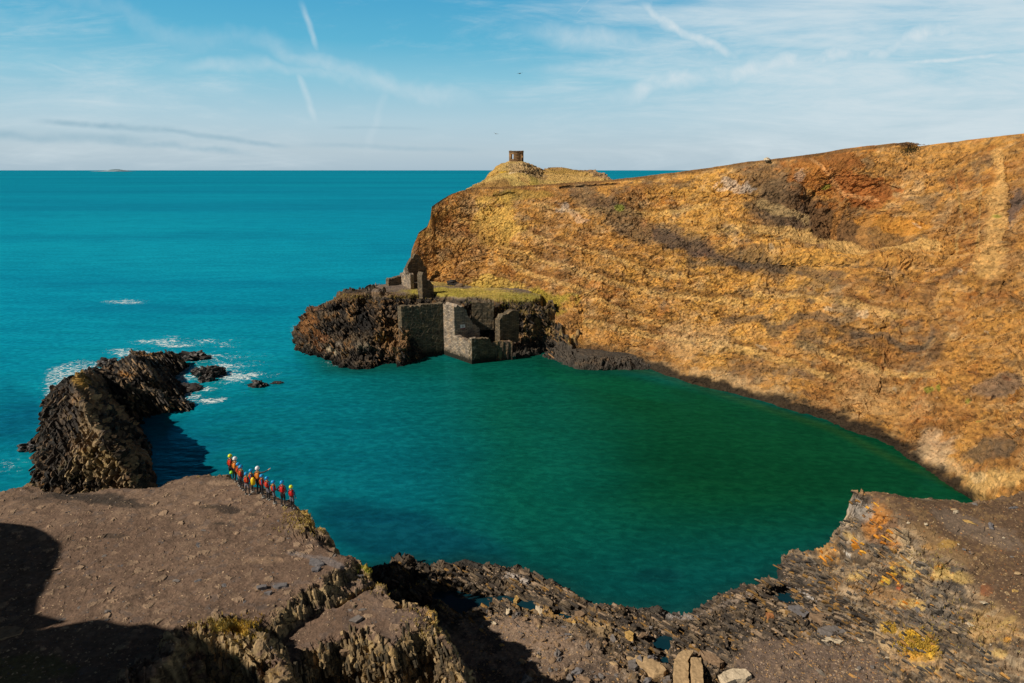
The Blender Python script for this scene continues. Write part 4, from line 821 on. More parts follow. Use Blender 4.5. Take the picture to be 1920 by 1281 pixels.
for nm, a in (('plate', (0, zs_, .86, .58, .0, M_white)), ('strip', (0, zs_-.39, .86, .17, .0, M_redp)), ('symbol', (.02, zs_+.03, .1, .22, .032, M_blk)), ('symbol', (.02, zs_-.14, .2, .06, .032, M_blk))): rel(plate(nm, *a, sg), sg)
# ---- roofless cottage on the point
ct = tag(empty('ruined_cottage', (*q0(770, 543, 8.5), 8.5)), 'roofless ruined stone cottage with a broken gable on the grassy point', 'ruin')
g0 = q0(764, 534, 8.5); v2 = vBC
rel(slab('gable_wall', g0, g0+v2*4.1, -uAB*.7, 7.5, [(0, 11.8), (.4, 12.6), (.9, 13.4), (1.5, 14.1), (2.3, 14.2), (3.0, 13.4), (3.6, 12.2), (4.1, 11.5)], M_wall_shade, ct, .25, 11, .25), ct)
a0, a1 = q0(747, 534, 8.5), q0(770, 542, 8.5); rel(slab('front_wall', a0, a1, v2*.7, 7.5, [(0, 10.3), (1, 10.6), (2.2, 11.1), (3, 11.9), (3.6, 11.2)], M_wall_lit, ct, .2, 12, .25), ct)
a0, a1 = q0(729, 538, 8.5), q0(729, 538, 8.5)+v2*2.4; rel(slab('low_wall', a0, a1, -uAB*1.0, 7.5, [(0, 9.9), (1.2, 10.2), (2.4, 10.3)], M_wall_shade, ct, .15, 13, .25), ct)
a0 = q0(792, 551, 8.5); rel(slab('corner_wall', a0, a0+v2*2.2, -uAB*1.5, 7.5, [(0, 12.3), (.4, 12.1), (1., 11.4), (1.6, 10.6), (2.2, 10.1)], M_wall_shade, ct, .25, 14, .25), ct)
a0 = q0(688, 550, 8.6); rel(slab('wall_stump', a0, a0+np.array([3.2, .2]), (.1, .8), 7.5, [(0, 9.3), (.8, 9.8), (1.6, 9.5), (3.2, 9.4)], M_wall_shade, ct, .3, 15, .25), ct)

# ---- lookout tower: ring wall with window openings
tc_ = atY(968, 303.4, 193.); tw = tag(empty('lookout_tower', tuple(tc_)), 'small round roofless stone lookout tower on the headland crest', 'tower')
r0, r1, NS = 1.98, 1.55, 48; Hh = 2.85
angc = math.atan2(-tc_[1], -tc_[0])            # towards the camera
op = []                                        # (centre angle offset deg, half width, z0, z1)
for off in (-38, 38-180+76-0): op.append((off, 7.5, .75, 1.95))
op = [(-34, 8, .7, 2.0), (-146, 8, .7, 2.0), (52, 13, .1, 2.0), (180, 10, .7, 2.0)]
bm = bmesh.new(); uvl = bm.loops.layers.uv.new('UVMap'); lev = [-.8, .1, .7, 1.35, 2.0, 2.45]
def isopen(i_, j):
    a = (i_+.5)*360/NS; z_ = (lev[j]+lev[j+1])/2
    return any(abs((a-o_[0]+180) % 360-180) < o_[1] and o_[2]-.01 < z_ < o_[3] for o_ in op)
def V3(i_, r_, z_):
    a = angc+R(i_*360/NS); return (r_*math.cos(a), r_*math.sin(a), z_)
def qf(vs, uvs):
    f = bm.faces.new([bm.verts.new(v) for v in vs])
    for l, q in zip(f.loops, uvs): l[uvl].uv = q
for i_ in range(NS):
    s0, s1 = i_*.26, (i_+1)*.26
    for j in range(len(lev)-1):
        if isopen(i_, j): continue
        za, zb = lev[j], lev[j+1]
        for r_ in (r0, r1): qf([V3(i_, r_, za), V3(i_+1, r_, za), V3(i_+1, r_, zb), V3(i_, r_, zb)], [(s0, za), (s1, za), (s1, zb), (s0, zb)])
        for di, ii in ((-1, i_), (1, i_+1)):
            if isopen((i_+di) % NS, j): qf([V3(ii, r0, za), V3(ii, r1, za), V3(ii, r1, zb), V3(ii, r0, zb)], [(0, za), (.4, za), (.4, zb), (0, zb)])
        for dj, zz in ((-1, za), (1, zb)):
            if 0 <= j+dj < len(lev)-1 and isopen(i_, j+dj): qf([V3(i_, r0, zz), V3(i_+1, r0, zz), V3(i_+1, r1, zz), V3(i_, r1, zz)], [(s0, 0), (s1, 0), (s1, .4), (s0, .4)])
bmesh.ops.remove_doubles(bm, verts=bm.verts, dist=.001); bm_obj('ring_wall', bm, M_tower, tw)
bm = bmesh.new(); uvl = bm.loops.layers.uv.new('UVMap'); rr = random.Random(3)
tops = [Hh+rr.uniform(-.1, .06) for _ in range(NS)]
for i_ in range(NS):
    za, zb, zc = 2.45, tops[i_], tops[(i_+1) % NS]; s0, s1 = i_*.26, (i_+1)*.26; A1, A0 = r0+.05, r1
    qf([V3(i_, A1, za), V3(i_+1, A1, za), V3(i_+1, A1, zc), V3(i_, A1, zb)], [(s0, za), (s1, za), (s1, zc), (s0, zb)]); qf([V3(i_, A0, za), V3(i_+1, A0, za), V3(i_+1, A0, zc), V3(i_, A0, zb)], [(s0, za), (s1, za), (s1, zc), (s0, zb)])
    qf([V3(i_, A0, zb), V3(i_+1, A0, zc), V3(i_+1, A1, zc), V3(i_, A1, zb)], [(s0, 0), (s1, 0), (s1, .5), (s0, .5)]); qf([V3(i_, A0, za), V3(i_+1, A0, za), V3(i_+1, A1, za), V3(i_, A1, za)], [(s0, 0), (s1, 0), (s1, .5), (s0, .5)])
bmesh.ops.remove_doubles(bm, verts=bm.verts, dist=.001); bm_obj('parapet', bm, M_tower, tw)

# ================================================================= PEOPLE
M_suit = flat_mat('black_neoprene', (.013, .014, .018), .6, .3, 5.); M_skin = flat_mat('skin', (.50, .30, .2), .6, .08); M_blue = flat_mat('blue_sleeve', (.02, .09, .2), .7, .2)
M_short = flat_mat('grey_shorts', (.16, .16, .19), .8, .3, 9.); M_shoe = flat_mat('pale_shoe', (.3, .29, .27), .7); M_red = flat_mat('red_fabric', (.62, .018, .012), .6, .15)
M_or = flat_mat('orange_fabric', (.72, .20, .03), .6, .15); M_yel = flat_mat('yellow_webbing', (.78, .42, .03), .6, .1); M_dark = flat_mat('dark_strap', (.03, .03, .035), .7)
MH = {'blue': flat_mat('blue_shell', (.01, .27, .60), .3, .05), 'yellow': flat_mat('yellow_shell', (.72, .78, .02), .3, .05), 'white': flat_mat('white_shell', (.8, .82, .85), .3, .04), 'green': flat_mat('green_shell', (.25, .7, .04), .3, .05)}
def body_mesh(rr, pose, h_, shorts, sleeve):
    k = h_/1.75; J = {}; E = []
    lean = rr.uniform(-.02, .03); st = rr.uniform(.08, .13)
    def j(n, p, r, par=None):
        J[n] = (Vector(p)*k, r*k); 
        if par: E.append((par, n))
    j('pel', (0, 0, .95), .135); j('wst', (0, lean, 1.08), .118, 'pel'); j('chs', (0, lean+.01, 1.27), .145, 'wst'); j('nk0', (0, lean, 1.43), .075, 'chs'); j('nk', (0, lean+.01, 1.50), .052, 'nk0')
    j('hd', (rr.uniform(-.01, .01), lean+.03, 1.60), .085, 'nk'); j('hd2', (0, lean+.025, 1.69), .08, 'hd'); j('nose', (0, lean+.125, 1.615), .012, 'hd')
    for s, nm in ((-1, 'L'), (1, 'R')):
        j('hip'+nm, (s*.095, 0, .88), .10, 'pel'); ky = rr.uniform(0, .04); j('thi'+nm, (s*(st+.0), .01, .70), .09, 'hip'+nm); j('kn'+nm, (s*(st+.01), .02+ky, .49), .058, 'thi'+nm)
        j('calf'+nm, (s*(st+.015), 0, .36), .056, 'kn'+nm); j('an'+nm, (s*(st+.02), -.02, .09), .036, 'calf'+nm); j('toe'+nm, (s*(st+.035), .11, .035), .03, 'an'+nm)
        j('sh'+nm, (s*.185, lean, 1.40), .06, 'chs')
        ps_ = pose if (isinstance(pose, str)) else pose[0 if s < 0 else 1]
        if ps_ == 'down': el, wr, hn = (s*.25, -.02, 1.13), (s*.25, .06, .90), (s*.245, .10, .80)
        elif ps_ == 'hip': el, wr, hn = (s*.36, -.08, 1.16), (s*.21, .03, 1.0), (s*.16, .08, .95)
        elif ps_ == 'front': el, wr, hn = (s*.26, .0, 1.14), (s*.13, .2, 1.05), (s*.05, .23, 1.02)
        elif ps_ == 'face': el, wr, hn = (s*.3, .1, 1.2), (s*.2, .2, 1.42), (s*.15, .17, 1.53)
        elif ps_ == 'point': el, wr, hn = (s*.44, .05, 1.46), (s*.68, .1, 1.60), (s*.78, .12, 1.68)
        j('up'+nm, tuple((Vector(J['sh'+nm][0]/k)+Vector(el))/2), .058, 'sh'+nm); j('el'+nm, el, .046, 'up'+nm); j('wr'+nm, wr, .027, 'el'+nm); j('ha'+nm, hn, .03, 'wr'+nm)
        d_ = (Vector(hn)-Vector(wr)).normalized(); sd = d_.cross(Vector((0, 0, 1))).normalized() if abs(d_.z) < .9 else Vector((0, 1, 0))
        for f_ in range(4):
            o_ = (f_-1.5)*.021; L_ = (.06, .072, .068, .052)[f_]; b_ = Vector(hn)+sd*o_+d_*.035; j(f'f{f_}{nm}', tuple(b_), .011, 'ha'+nm); j(f'g{f_}{nm}', tuple(b_+d_*L_+Vector((0, .012, -.005))), .008, f'f{f_}{nm}')
        j('th'+nm, tuple(Vector(hn)+sd*.045-d_*.005), .011, 'ha'+nm); j('tt'+nm, tuple(Vector(hn)+sd*.06+d_*.035), .008, 'th'+nm)
    me = bpy.data.meshes.new('body'); ks = list(J); me.from_pydata([J[a][0] for a in ks], [(ks.index(a), ks.index(b)) for a, b in E], [])
    o = bpy.data.objects.new('tmp', me); C.objects.link(o); o.modifiers.new('s', 'SKIN'); me.skin_vertices.new() if not me.skin_vertices else None
    for n_, sv in zip(ks, me.skin_vertices[0].data): sv.radius = (J[n_][1], J[n_][1]*(.8 if n_ in ('chs', 'wst', 'pel') else 1)); sv.use_root = n_ == 'pel'
    md = o.modifiers.new('d', 'SUBSURF'); md.levels = 1; md.render_levels = 1
    bpy.context.view_layer.update(); dg = bpy.context.evaluated_depsgraph_get(); m2 = bpy.data.meshes.new_from_object(o.evaluated_get(dg)); bpy.data.objects.remove(o)
    m2.materials.clear()
    for m_ in (M_suit, M_skin, M_short, M_blue): m2.materials.append(m_)
    hp = [J['haL'][0], J['haR'][0]]; ar = [(J['sh'+s][0], J['el'+s][0], J['wr'+s][0]) for s in 'LR']
    for p_ in m2.polygons:
        c_ = p_.center; mi = 0
        if c_.z > 1.475*k and abs(c_.x) < .13*k: mi = 1
        elif shorts and .58*k < c_.z < .93*k and min((c_-q).length for q in hp) > .16*k: mi = 2
        if min((c_-q).length for q in hp) < .12*k: mi = 1
        if sleeve and mi == 0:
            for a, b, w_ in ar:
                for u_, v_ in ((a, b), (b, w_)):
                    t_ = max(0, min(1, (c_-u_).dot(v_-u_)/(v_-u_).length_squared))
                    if (c_-u_-(v_-u_)*t_).length < .075*k and abs(c_.x) > .19*k: mi = 3
        p_.material_index = mi; p_.use_smooth = True
    return m2, k, lean, J
def loft(rings, seg_=14, close=False):
    bm = bmesh.new(); prev = None
    for (cx, cy, cz, rx, ry) in rings:
        cur = [bm.verts.new((cx+rx*math.cos(2*PI_*i/seg_), cy+ry*math.sin(2*PI_*i/seg_), cz)) for i in range(seg_)]
        if prev:
            for i in range(seg_): bm.faces.new([prev[i], prev[(i+1) % seg_], cur[(i+1) % seg_], cur[i]])
        elif close: bm.faces.new(cur)
        prev = cur
    if close: bm.faces.new(prev)
    return bm
PI_ = math.pi
def tube(bm, pts, r_, n=6):
    prev = None
    for i, p in enumerate(pts):
        p = Vector(p); d_ = (Vector(pts[min(i+1, len(pts)-1)])-Vector(pts[max(i-1, 0)])).normalized(); a = d_.orthogonal().normalized(); b = d_.cross(a)
        cur = [bm.verts.new(p+(a*math.cos(2*PI_*k_/n)+b*math.sin(2*PI_*k_/n))*r_) for k_ in range(n)]
        if prev:
            for k_ in range(n): bm.faces.new([prev[k_], prev[(k_+1) % n], cur[(k_+1) % n], cur[k_]])
        else: bm.faces.new(cur)
        prev = cur
    bm.faces.new(prev)
def helmet(k, cz, cy, mat, parent):
    rg_ = [(0, cy-.005, cz+z_*k, .128*k*r_, .15*k*r_) for z_, r_ in ((-.06, .98), (-.055, 1.04), (-.035, 1.03), (0, 1.), (.04, .93), (.075, .78), (.1, .55), (.115, .28), (.12, .05))]
    o = bm_obj('helmet', loft(rg_, 18, True), mat, parent, True)
    return o
GP = 'coasteering party lined up on the clifftop edge'
def person(fx, fy, h_, hel, vest, pose, yaw, label, shorts=False, sleeve=False, strap=M_yel, seed=0):
    rr = random.Random(seed); loc, n, ob = hit(fx, fy)
    if loc is None or loc.z < 7: loc = Vector(tuple(atZ(fx, fy, 10.)))
    root = tag(empty('person', loc, yaw), label, 'person', GP)
    m2, k, lean, J = body_mesh(rr, pose, h_, shorts, sleeve); b = bpy.data.objects.new('body', m2); link(b, root)
    helmet(k, 1.69*k, lean*k+.02, MH[hel], root)
    fat = rr.uniform(.95, 1.08)
    vb = loft([(0, lean*k, z_*k, rx*k*fat, ry*k*fat) for z_, rx, ry in ((1.0, .14, .125), (1.015, .16, .148), (1.1, .168, .156), (1.2, .17, .162), (1.3, .16, .158), (1.37, .13, .13), (1.42, .09, .1))], 16)
    v = bm_obj('life_vest', vb, vest, root, True)
    bm = bmesh.new()
    for s in (-1, 1): tube(bm, [(s*.09*k, (lean-.168)*k, 1.12*k), (s*.1*k, (lean-.172)*k, 1.3*k), (s*.1*k, (lean-.1)*k, 1.44*k), (s*.1*k, (lean+.02)*k, 1.475*k), (s*.1*k, (lean+.16)*k, 1.36*k)], .018*k)
    bm_obj('shoulder_strap', bm, strap, v)
    bm = loft([(0, lean*k, z_*k, .176*k*fat, .168*k*fat) for z_ in (1.045, 1.08)], 16); bm_obj('waist_belt', bm, M_dark, v)
    for s in (-1, 1):
        a = J['an'+('L' if s < 0 else 'R')][0]; bm = loft([(a.x+s*.008, a.y+.05, z_, rx, ry) for z_, rx, ry in ((0., .045, .125), (.03, .052, .135), (.06, .045, .11), (.1, .038, .055))], 12, True)
        bm_obj('shoe', bm, M_shoe, root, True)
    return root, k
yw = R(-38)
PL = [(435.2, 899, 1.80, 'yellow', M_red, 'down', R(-20), 'tall person in black wetsuit, red vest and yellow helmet, leftmost in the line', False, False, M_or),
      (445, 905, 1.78, 'white', M_or, ('face', 'down'), R(-35), 'person in white helmet and orange vest, second from the left end of the line', False, False, M_yel),
      (449.5, 911.5, 1.60, 'blue', M_red, 'down', yw, 'person in blue helmet half hidden behind a neighbour, third from left', True, False, M_or),
      (454.6, 918.5, 1.66, 'blue', M_red, 'down', R(-50), 'person in blue helmet and red vest right in front of the third, fourth from left', False, False, M_yel),
      (464.8, 928, 1.50, 'blue', M_red, 'down', R(-30), 'short person in blue helmet with grey shorts and blue sleeves, fifth from left', True, True, M_yel),
      (473.6, 922, 1.52, 'blue', M_red, 'front', R(-60), 'person in blue helmet standing just behind the yellow bag, sixth from left', True, True, M_yel),
      (486.5, 925.5, 1.80, 'white', M_or, ('down', 'point'), R(-15), 'person in white helmet pointing out over the water with right arm', False, False, M_yel),
      (493.5, 932.5, 1.52, 'blue', M_red, 'front', R(-55), 'person in blue helmet and orange strapped vest just right of the yellow bag', False, True, M_or),
      (504, 937.5, 1.54, 'blue', M_red, 'front', R(-45), 'person in blue helmet and dark leggings, fourth from the right end', True, True, M_or),
      (515, 944, 1.50, 'blue', M_red, 'front', R(-60), 'person in blue helmet with pale grey shorts, third from the right end', True, True, M_yel),
      (532, 949.5, 1.66, 'blue', M_red, 'hip', R(-25), 'person with hands on hips in red top and blue helmet, second from right', False, False, M_red),
      (549, 954, 1.52, 'yellow', M_red, ('front', 'down'), R(-10), 'person in yellow helmet and grey shorts at the right end of the line', True, True, M_red)]
roots = [person(*a[:6], a[6]+R((0, 6, -14, 12, 20, -10, 0, -16, 10, -6, 8, 0)[i]), *a[7:], seed=20+i) for i, a in enumerate(PL)]
# yellow bag carried at the back of the pointing person, and a spare green helmet in a hand
rp_, kp = roots[6]; bm = loft([(0, 0, z_, rx, ry) for z_, rx, ry in ((0, .1, .08), (.03, .14, .12), (.2, .15, .13), (.38, .14, .12), (.44, .09, .07), (.5, .07, .03))], 14, True)
bg = tag(empty('dry_bag', rp_.location+Vector((-.24, -.24, .72))), 'bright yellow dry bag hanging behind the pointing person', 'bag'); bm_obj('bag_body', bm, flat_mat('yellow_pvc', (.8, .55, .01), .4, .08), bg, True)
bm = bmesh.new(); tube(bm, [(-.06, 0, .48), (-.04, .05, .62), (.04, .12, .72), (.1, .2, .76)], .014); bm_obj('carry_strap', bm, M_dark, bg)
hp_ = roots[1][0].location+Vector((-.27, -.12, .78)); hh_ = tag(empty('spare_helmet', hp_), 'lime green helmet held at the side of the second person', 'helmet'); bm = loft([(0, 0, z_, .12*r_, .14*r_) for z_, r_ in ((-.06, .98), (-.02, 1.03), (.04, .93), (.09, .6), (.115, .1))], 16, True); bm_obj('shell', bm, MH['green'], hh_, True)

# ================================================================= BIRDS
def bird(px, py, Y, span, mat, lab, roll=0.):
    p = atY(px, py, Y); r = tag(empty('gull', tuple(p), R(35)), lab, 'bird')
    bm = bmesh.new(); tube(bm, [(0, -.42, 0), (0, -.28, 0)], .012, 8)
    bmesh.ops.delete(bm, geom=bm.verts, context='VERTS')
    prev = None; pr_ = [(-.42, .012), (-.3, .035), (-.1, .075), (.08, .08), (.2, .05), (.27, .045), (.33, .02), (.38, .006)]; cur = None; rings = []
    for y_, r_ in pr_:
        cur = [bm.verts.new((r_*math.cos(PI_*k_/4), y_, r_*.9*math.sin(PI_*k_/4)+(.02 if y_ > .2 else 0))) for k_ in range(8)]; rings.append(cur)
        if prev:
            for k_ in range(8): bm.faces.new([prev[k_], prev[(k_+1) % 8], cur[(k_+1) % 8], cur[k_]])
        prev = cur
    bm.faces.new(rings[0]); bm.faces.new(rings[-1])
    for s in (-1, 1):
        pts = [(.04, .12, -.1, .03), (.3, .16, -.06, .10), (.55, .06, -.07, .08), (span, -.1, -.14, .0)]; up = []
        for x_, yf, yb, z_ in pts:
            up.append([bm.verts.new((s*x_, yf, z_+.012+roll*s*x_)), bm.verts.new((s*x_, yb, z_+roll*s*x_)), bm.verts.new((s*x_, (yf+yb)/2, z_-.012+roll*s*x_))])
        for a, b in zip(up, up[1:]):
            for k_ in range(3): bm.faces.new([a[k_], a[(k_+1) % 3], b[(k_+1) % 3], b[k_]])
        bm.faces.new(up[0]); bm.faces.new(up[-1])
    t_ = [bm.verts.new(v) for v in ((-.03, -.38, .01), (.03, -.38, .01), (.08, -.55, 0), (-.08, -.55, 0))]; bm.faces.new(t_)
    bm_obj('body', bm, mat, r)
bird(974.5, 138, 130., .62, flat_mat('dark_feather', (.03, .03, .035), .8), 'dark bird gliding high above the tower', .15)
bird(930, 251, 150., .5, flat_mat('grey_feather', (.3, .32, .33), .8), 'small pale bird just left above the tower', -.2)

# ================================================================= STONES
def attr_stone_mat(name, c, v=.3): return flat_mat(name, c, .9, v, 5., .15, .6)
SM = {k_: attr_stone_mat(k_+'_stone', c_) for k_, c_ in dict(tan=(.42, .29, .16), pale=(.55, .45, .32), grey=(.17, .15, .14), slate=(.15, .14, .145), ochre=(.46, .29, .1), brown=(.24, .16, .1), black=(.035, .03, .028), rust=(.35, .15, .06)).items()}
def slab_stone(name, pix, th, mat, lab, cat, tiltz=0., sink=.12, group=None):
    cx = sum(p[0] for p in pix)/len(pix); cy = sum(p[1] for p in pix)/len(pix); loc, n, ob = hit(cx, cy); z_ = loc.z+th-sink
    top_ = [Vector(tuple(atZ(p[0], p[1], z_))) for p in pix]; ce_ = sum(top_, Vector())/len(top_); ce_.z = z_-th
    bm = bmesh.new(); rr = random.Random(int(cx)); vs = [bm.verts.new((p.x-ce_.x, p.y-ce_.y, th)) for p in top_]; f_ = bm.faces.new(vs)
    r_ = bmesh.ops.extrude_face_region(bm, geom=[f_]); nv = [v for v in r_['geom'] if isinstance(v, bmesh.types.BMVert)]
    for v in nv: v.co.z = -.3; v.co.x *= 1.04; v.co.y *= 1.04
    bmesh.ops.triangulate(bm, faces=bm.faces); bmesh.ops.subdivide_edges(bm, edges=bm.edges, cuts=3, use_grid_fill=True)
    for v in bm.verts:
        q = np.array([[v.co.x+ce_.x, v.co.y+ce_.y, v.co.z]]); d_ = float(fbm(q*3.5, 3, 9)[0]); e_ = float(fbm(q*3.5+9, 3, 19)[0]); v.co += Vector((d_*.06, e_*.06, d_*.05*min(1, th*3)))
    o = bm_obj(name, bm, mat); o.location = ce_; o.rotation_euler = (tiltz, 0, 0); return tag(o, lab, cat, group)
slab_stone('masonry_block', [(1283, 1219), (1301, 1219), (1289, 1239), (1291, 1262), (1292, 1292), (1263, 1292), (1264, 1262), (1264, 1240), (1272, 1224)], .8, SM['tan'], 'long tan stone block with a bent top end at the bottom edge of the photo', 'stone block')
slab_stone('masonry_block', [(1296, 1232), (1316, 1232), (1318, 1262), (1319, 1292), (1298, 1292), (1296, 1262)], .75, SM['tan'], 'straight tan stone block right of the bent one, dark gap between them', 'stone block')
slab_stone('boulder', [(1190, 1229), (1206, 1228), (1220, 1231), (1236, 1243), (1249, 1256), (1245, 1262), (1226, 1260), (1199, 1247)], .3, SM['tan'], 'flat diamond shaped tan slab lying on the shingle', 'rock')
slab_stone('boulder', [(1345, 1268), (1358, 1259), (1375, 1253), (1397, 1255), (1409, 1266), (1398, 1272), (1380, 1273), (1362, 1280)], .4, SM['pale'], 'pale cracked boulder right of the two long blocks', 'rock')
slab_stone('boulder', [(1172, 1184), (1180, 1181), (1189, 1188), (1186, 1196), (1177, 1193)], .3, SM['ochre'], 'small yellow cube shaped rock on the dark shore ledge', 'rock')
slab_stone('boulder', [(1178, 1239), (1190, 1237), (1196, 1246), (1190, 1253), (1180, 1250)], .25, SM['grey'], 'round grey stone touching the diamond shaped slab', 'rock')
slab_stone('boulder', [(1243, 1268), (1256, 1265), (1258, 1282), (1244, 1283)], .25, SM['grey'], 'grey stone left of the bent tan block', 'rock')
slab_stone('boulder', [(1175, 1231), (1190, 1227), (1196, 1234), (1180, 1237)], .2, SM['tan'], 'small tan stone at the left tip of the diamond slab', 'rock')
slab_stone('boulder', [(1340, 1228), (1358, 1240), (1350, 1243), (1333, 1238), (1310, 1222), (1318, 1218)], .35, SM['brown'], 'long brown wedge of rock above the pale boulder', 'rock')
slab_stone('boulder', [(1457, 1144), (1470, 1142), (1478, 1150), (1474, 1156), (1461, 1152)], .3, SM['tan'], 'rounded tan boulder on the dark slate ledge', 'rock')
slab_stone('boulder', [(1435, 1148), (1448, 1148), (1452, 1155), (1440, 1154)], .2, SM['rust'], 'small orange stone left of the rounded tan boulder', 'rock')
slab_stone('slate_slab', [(1533, 1176), (1560, 1172), (1590, 1178), (1586, 1186), (1560, 1190), (1540, 1186)], .3, SM['grey'], 'long grey slate slab at the foot of the spur', 'slab')
slab_stone('slate_slab', [(1522, 1194), (1550, 1194), (1580, 1200), (1574, 1207), (1545, 1205)], .25, SM['pale'], 'long pale slate slab below the grey one by the mud', 'slab')
slab_stone('slate_slab', [(1478, 1136), (1496, 1134), (1516, 1148), (1508, 1158), (1488, 1150)], .2, SM['slate'], 'blue grey slate plate on the shore ledge', 'slab')
slab_stone('slate_slab', [(1516, 1145), (1550, 1148), (1566, 1160), (1545, 1166), (1520, 1158)], .22, SM['brown'], 'brown slate plate right of the blue grey one', 'slab')
slab_stone('boulder', [(965, 1118), (970, 1116), (974, 1122), (969, 1128), (963, 1126)], .3, SM['ochre'], 'small orange stone beside the dark tide pools', 'rock')
slab_stone('boulder', [(1005, 1134), (1014, 1136), (1024, 1156), (1014, 1152)], .35, SM['pale'], 'narrow upright rock at the end of the tide pools', 'rock')
slab_stone('boulder', [(1078, 1146), (1090, 1144), (1098, 1150), (1088, 1157), (1080, 1154)], .3, SM['brown'], 'brown rounded rock among the ledges above the shingle', 'rock')
for pix, m_, lb in (([(582, 1046), (604, 1050), (608, 1056), (594, 1060), (580, 1056)], 'slate', 'large blue grey slate plate lying on the clifftop near its right edge'), ([(584, 1064), (602, 1062), (596, 1070), (586, 1070)], 'slate', 'smaller slate plate just below the large one'),
                    ([(480, 1098), (500, 1095), (498, 1100), (484, 1103)], 'slate', 'dark slate piece on the clifftop above the rocky step'), ([(512, 1097), (538, 1092), (538, 1097), (522, 1101)], 'slate', 'flat slate piece right of the dark one'), ([(495, 1110), (509, 1107), (506, 1114)], 'slate', 'small bluish slate chip below two slate pieces'),
                    ([(655, 1162), (672, 1152), (680, 1156), (668, 1166)], 'grey', 'grey angular rock on the lower clifftop bench'), ([(718, 1128), (730, 1124), (744, 1134), (738, 1140), (722, 1136)], 'brown', 'brown broken rock by the pale edge of the bench'),
                    ([(635, 1218), (652, 1216), (655, 1220), (638, 1222)], 'brown', 'small flat brown stone on the bench above the bedded crag'), ([(0, 1177), (30, 1173), (42, 1180), (38, 1188), (4, 1198), (0, 1198)], 'brown', 'brown slab lying in the deep shade at the left edge')):
    slab_stone('slate_slab', pix, .16, SM[m_], lb, 'slab', sink=.04)
# sea rocks
def sea_rock(px, py, sx, sy, sz, lab, seed):
    p = atZ(px, py, 0.); bm = bmesh.new(); bmesh.ops.create_icosphere(bm, subdivisions=4, radius=1.); co_ = np.array([v.co[:] for v in bm.verts])
    q = co_+seed*7.3; f_ = facet(q*1.5, seed, 1.2)[0]; g_ = facet(q*3.6, seed+9, 1.2)[0]; r_ = 1+f_*.45+g_*.2
    for v, k_ in zip(bm.verts, r_): v.co = Vector((v.co.x*k_*sx, v.co.y*k_*sy, v.co.z*k_*sz))
    o = bm_obj('sea_rock', bm, M_seark); o.location = (p[0], p[1], sz*.15); return tag(o, lab, 'rock')
M_seark = flat_mat('wet_black_rock', (.04, .033, .03), .55, .5, 2., .35, .8)
sea_rock(389, 706, 1.6, 1.4, 1.3, 'largest low black rock awash in the foam beside the sea ridge', 1); sea_rock(407, 702, 1.3, 1.1, .8, 'low black rock adjoining the right side of the largest awash rock', 2)
sea_rock(370, 700, 1.0, .8, .6, 'small black rock left of the largest awash rock', 3); sea_rock(386, 714, 1.0, .8, .8, 'black rock in front of the largest awash rock', 4)
sea_rock(483, 724, 1.1, .8, .6, 'isolated dark rock in open water near the lagoon mouth', 5); sea_rock(520, 718, .8, .5, .18, 'barely emerging rock right of the isolated one', 6)
sea_rock(360, 673, 2.6, 1.5, .9, 'long low rock off the far tip of the ridge', 7); sea_rock(200, 683, 1.5, 1.6, .7, 'low rock in foam left of the ridge far end', 8); sea_rock(70, 838, 1.2, 1.4, .7, 'dark rock at the left foot of the ridge', 9); sea_rock(345, 730, 2.2, 1.6, .6, 'low dark rock between ridge slabs and foam', 10)
# rocks on the point and cliff top
def boulder(px, py, s_, mat, lab, seed, name='boulder', Yf=None):
    loc, n, ob = hit(px, py)
    if loc is None or Yf: loc = Vector(tuple(atY(px, py, Yf)))
    bm = bmesh.new(); bmesh.ops.create_icosphere(bm, subdivisions=3, radius=1.); co_ = np.array([v.co[:] for v in bm.verts]); f_ = facet((co_+seed*5.1)*1.4, seed, 1.2)[0]
    for v, k_ in zip(bm.verts, 1+f_*.4): v.co = Vector((v.co.x*k_*s_[0], v.co.y*k_*s_[1], v.co.z*k_*s_[2]))
    o = bm_obj(name, bm, mat); o.location = loc+Vector((0, 0, s_[2]*.3)); o.rotation_euler = (0, 0, seed*.7); return tag(o, lab, 'rock')
boulder(849, 533, (1.1, .8, .6), SM['black'], 'dark boulder on the grass right of the cottage', 31); boulder(862, 537, (.8, .6, .4), SM['brown'], 'brown boulder next to the dark one by the cottage', 32)
boulder(1438, 300.5, (.7, .5, .3), SM['pale'], 'pale boulder alone on the cliff top skyline', 33, Yf=120.)
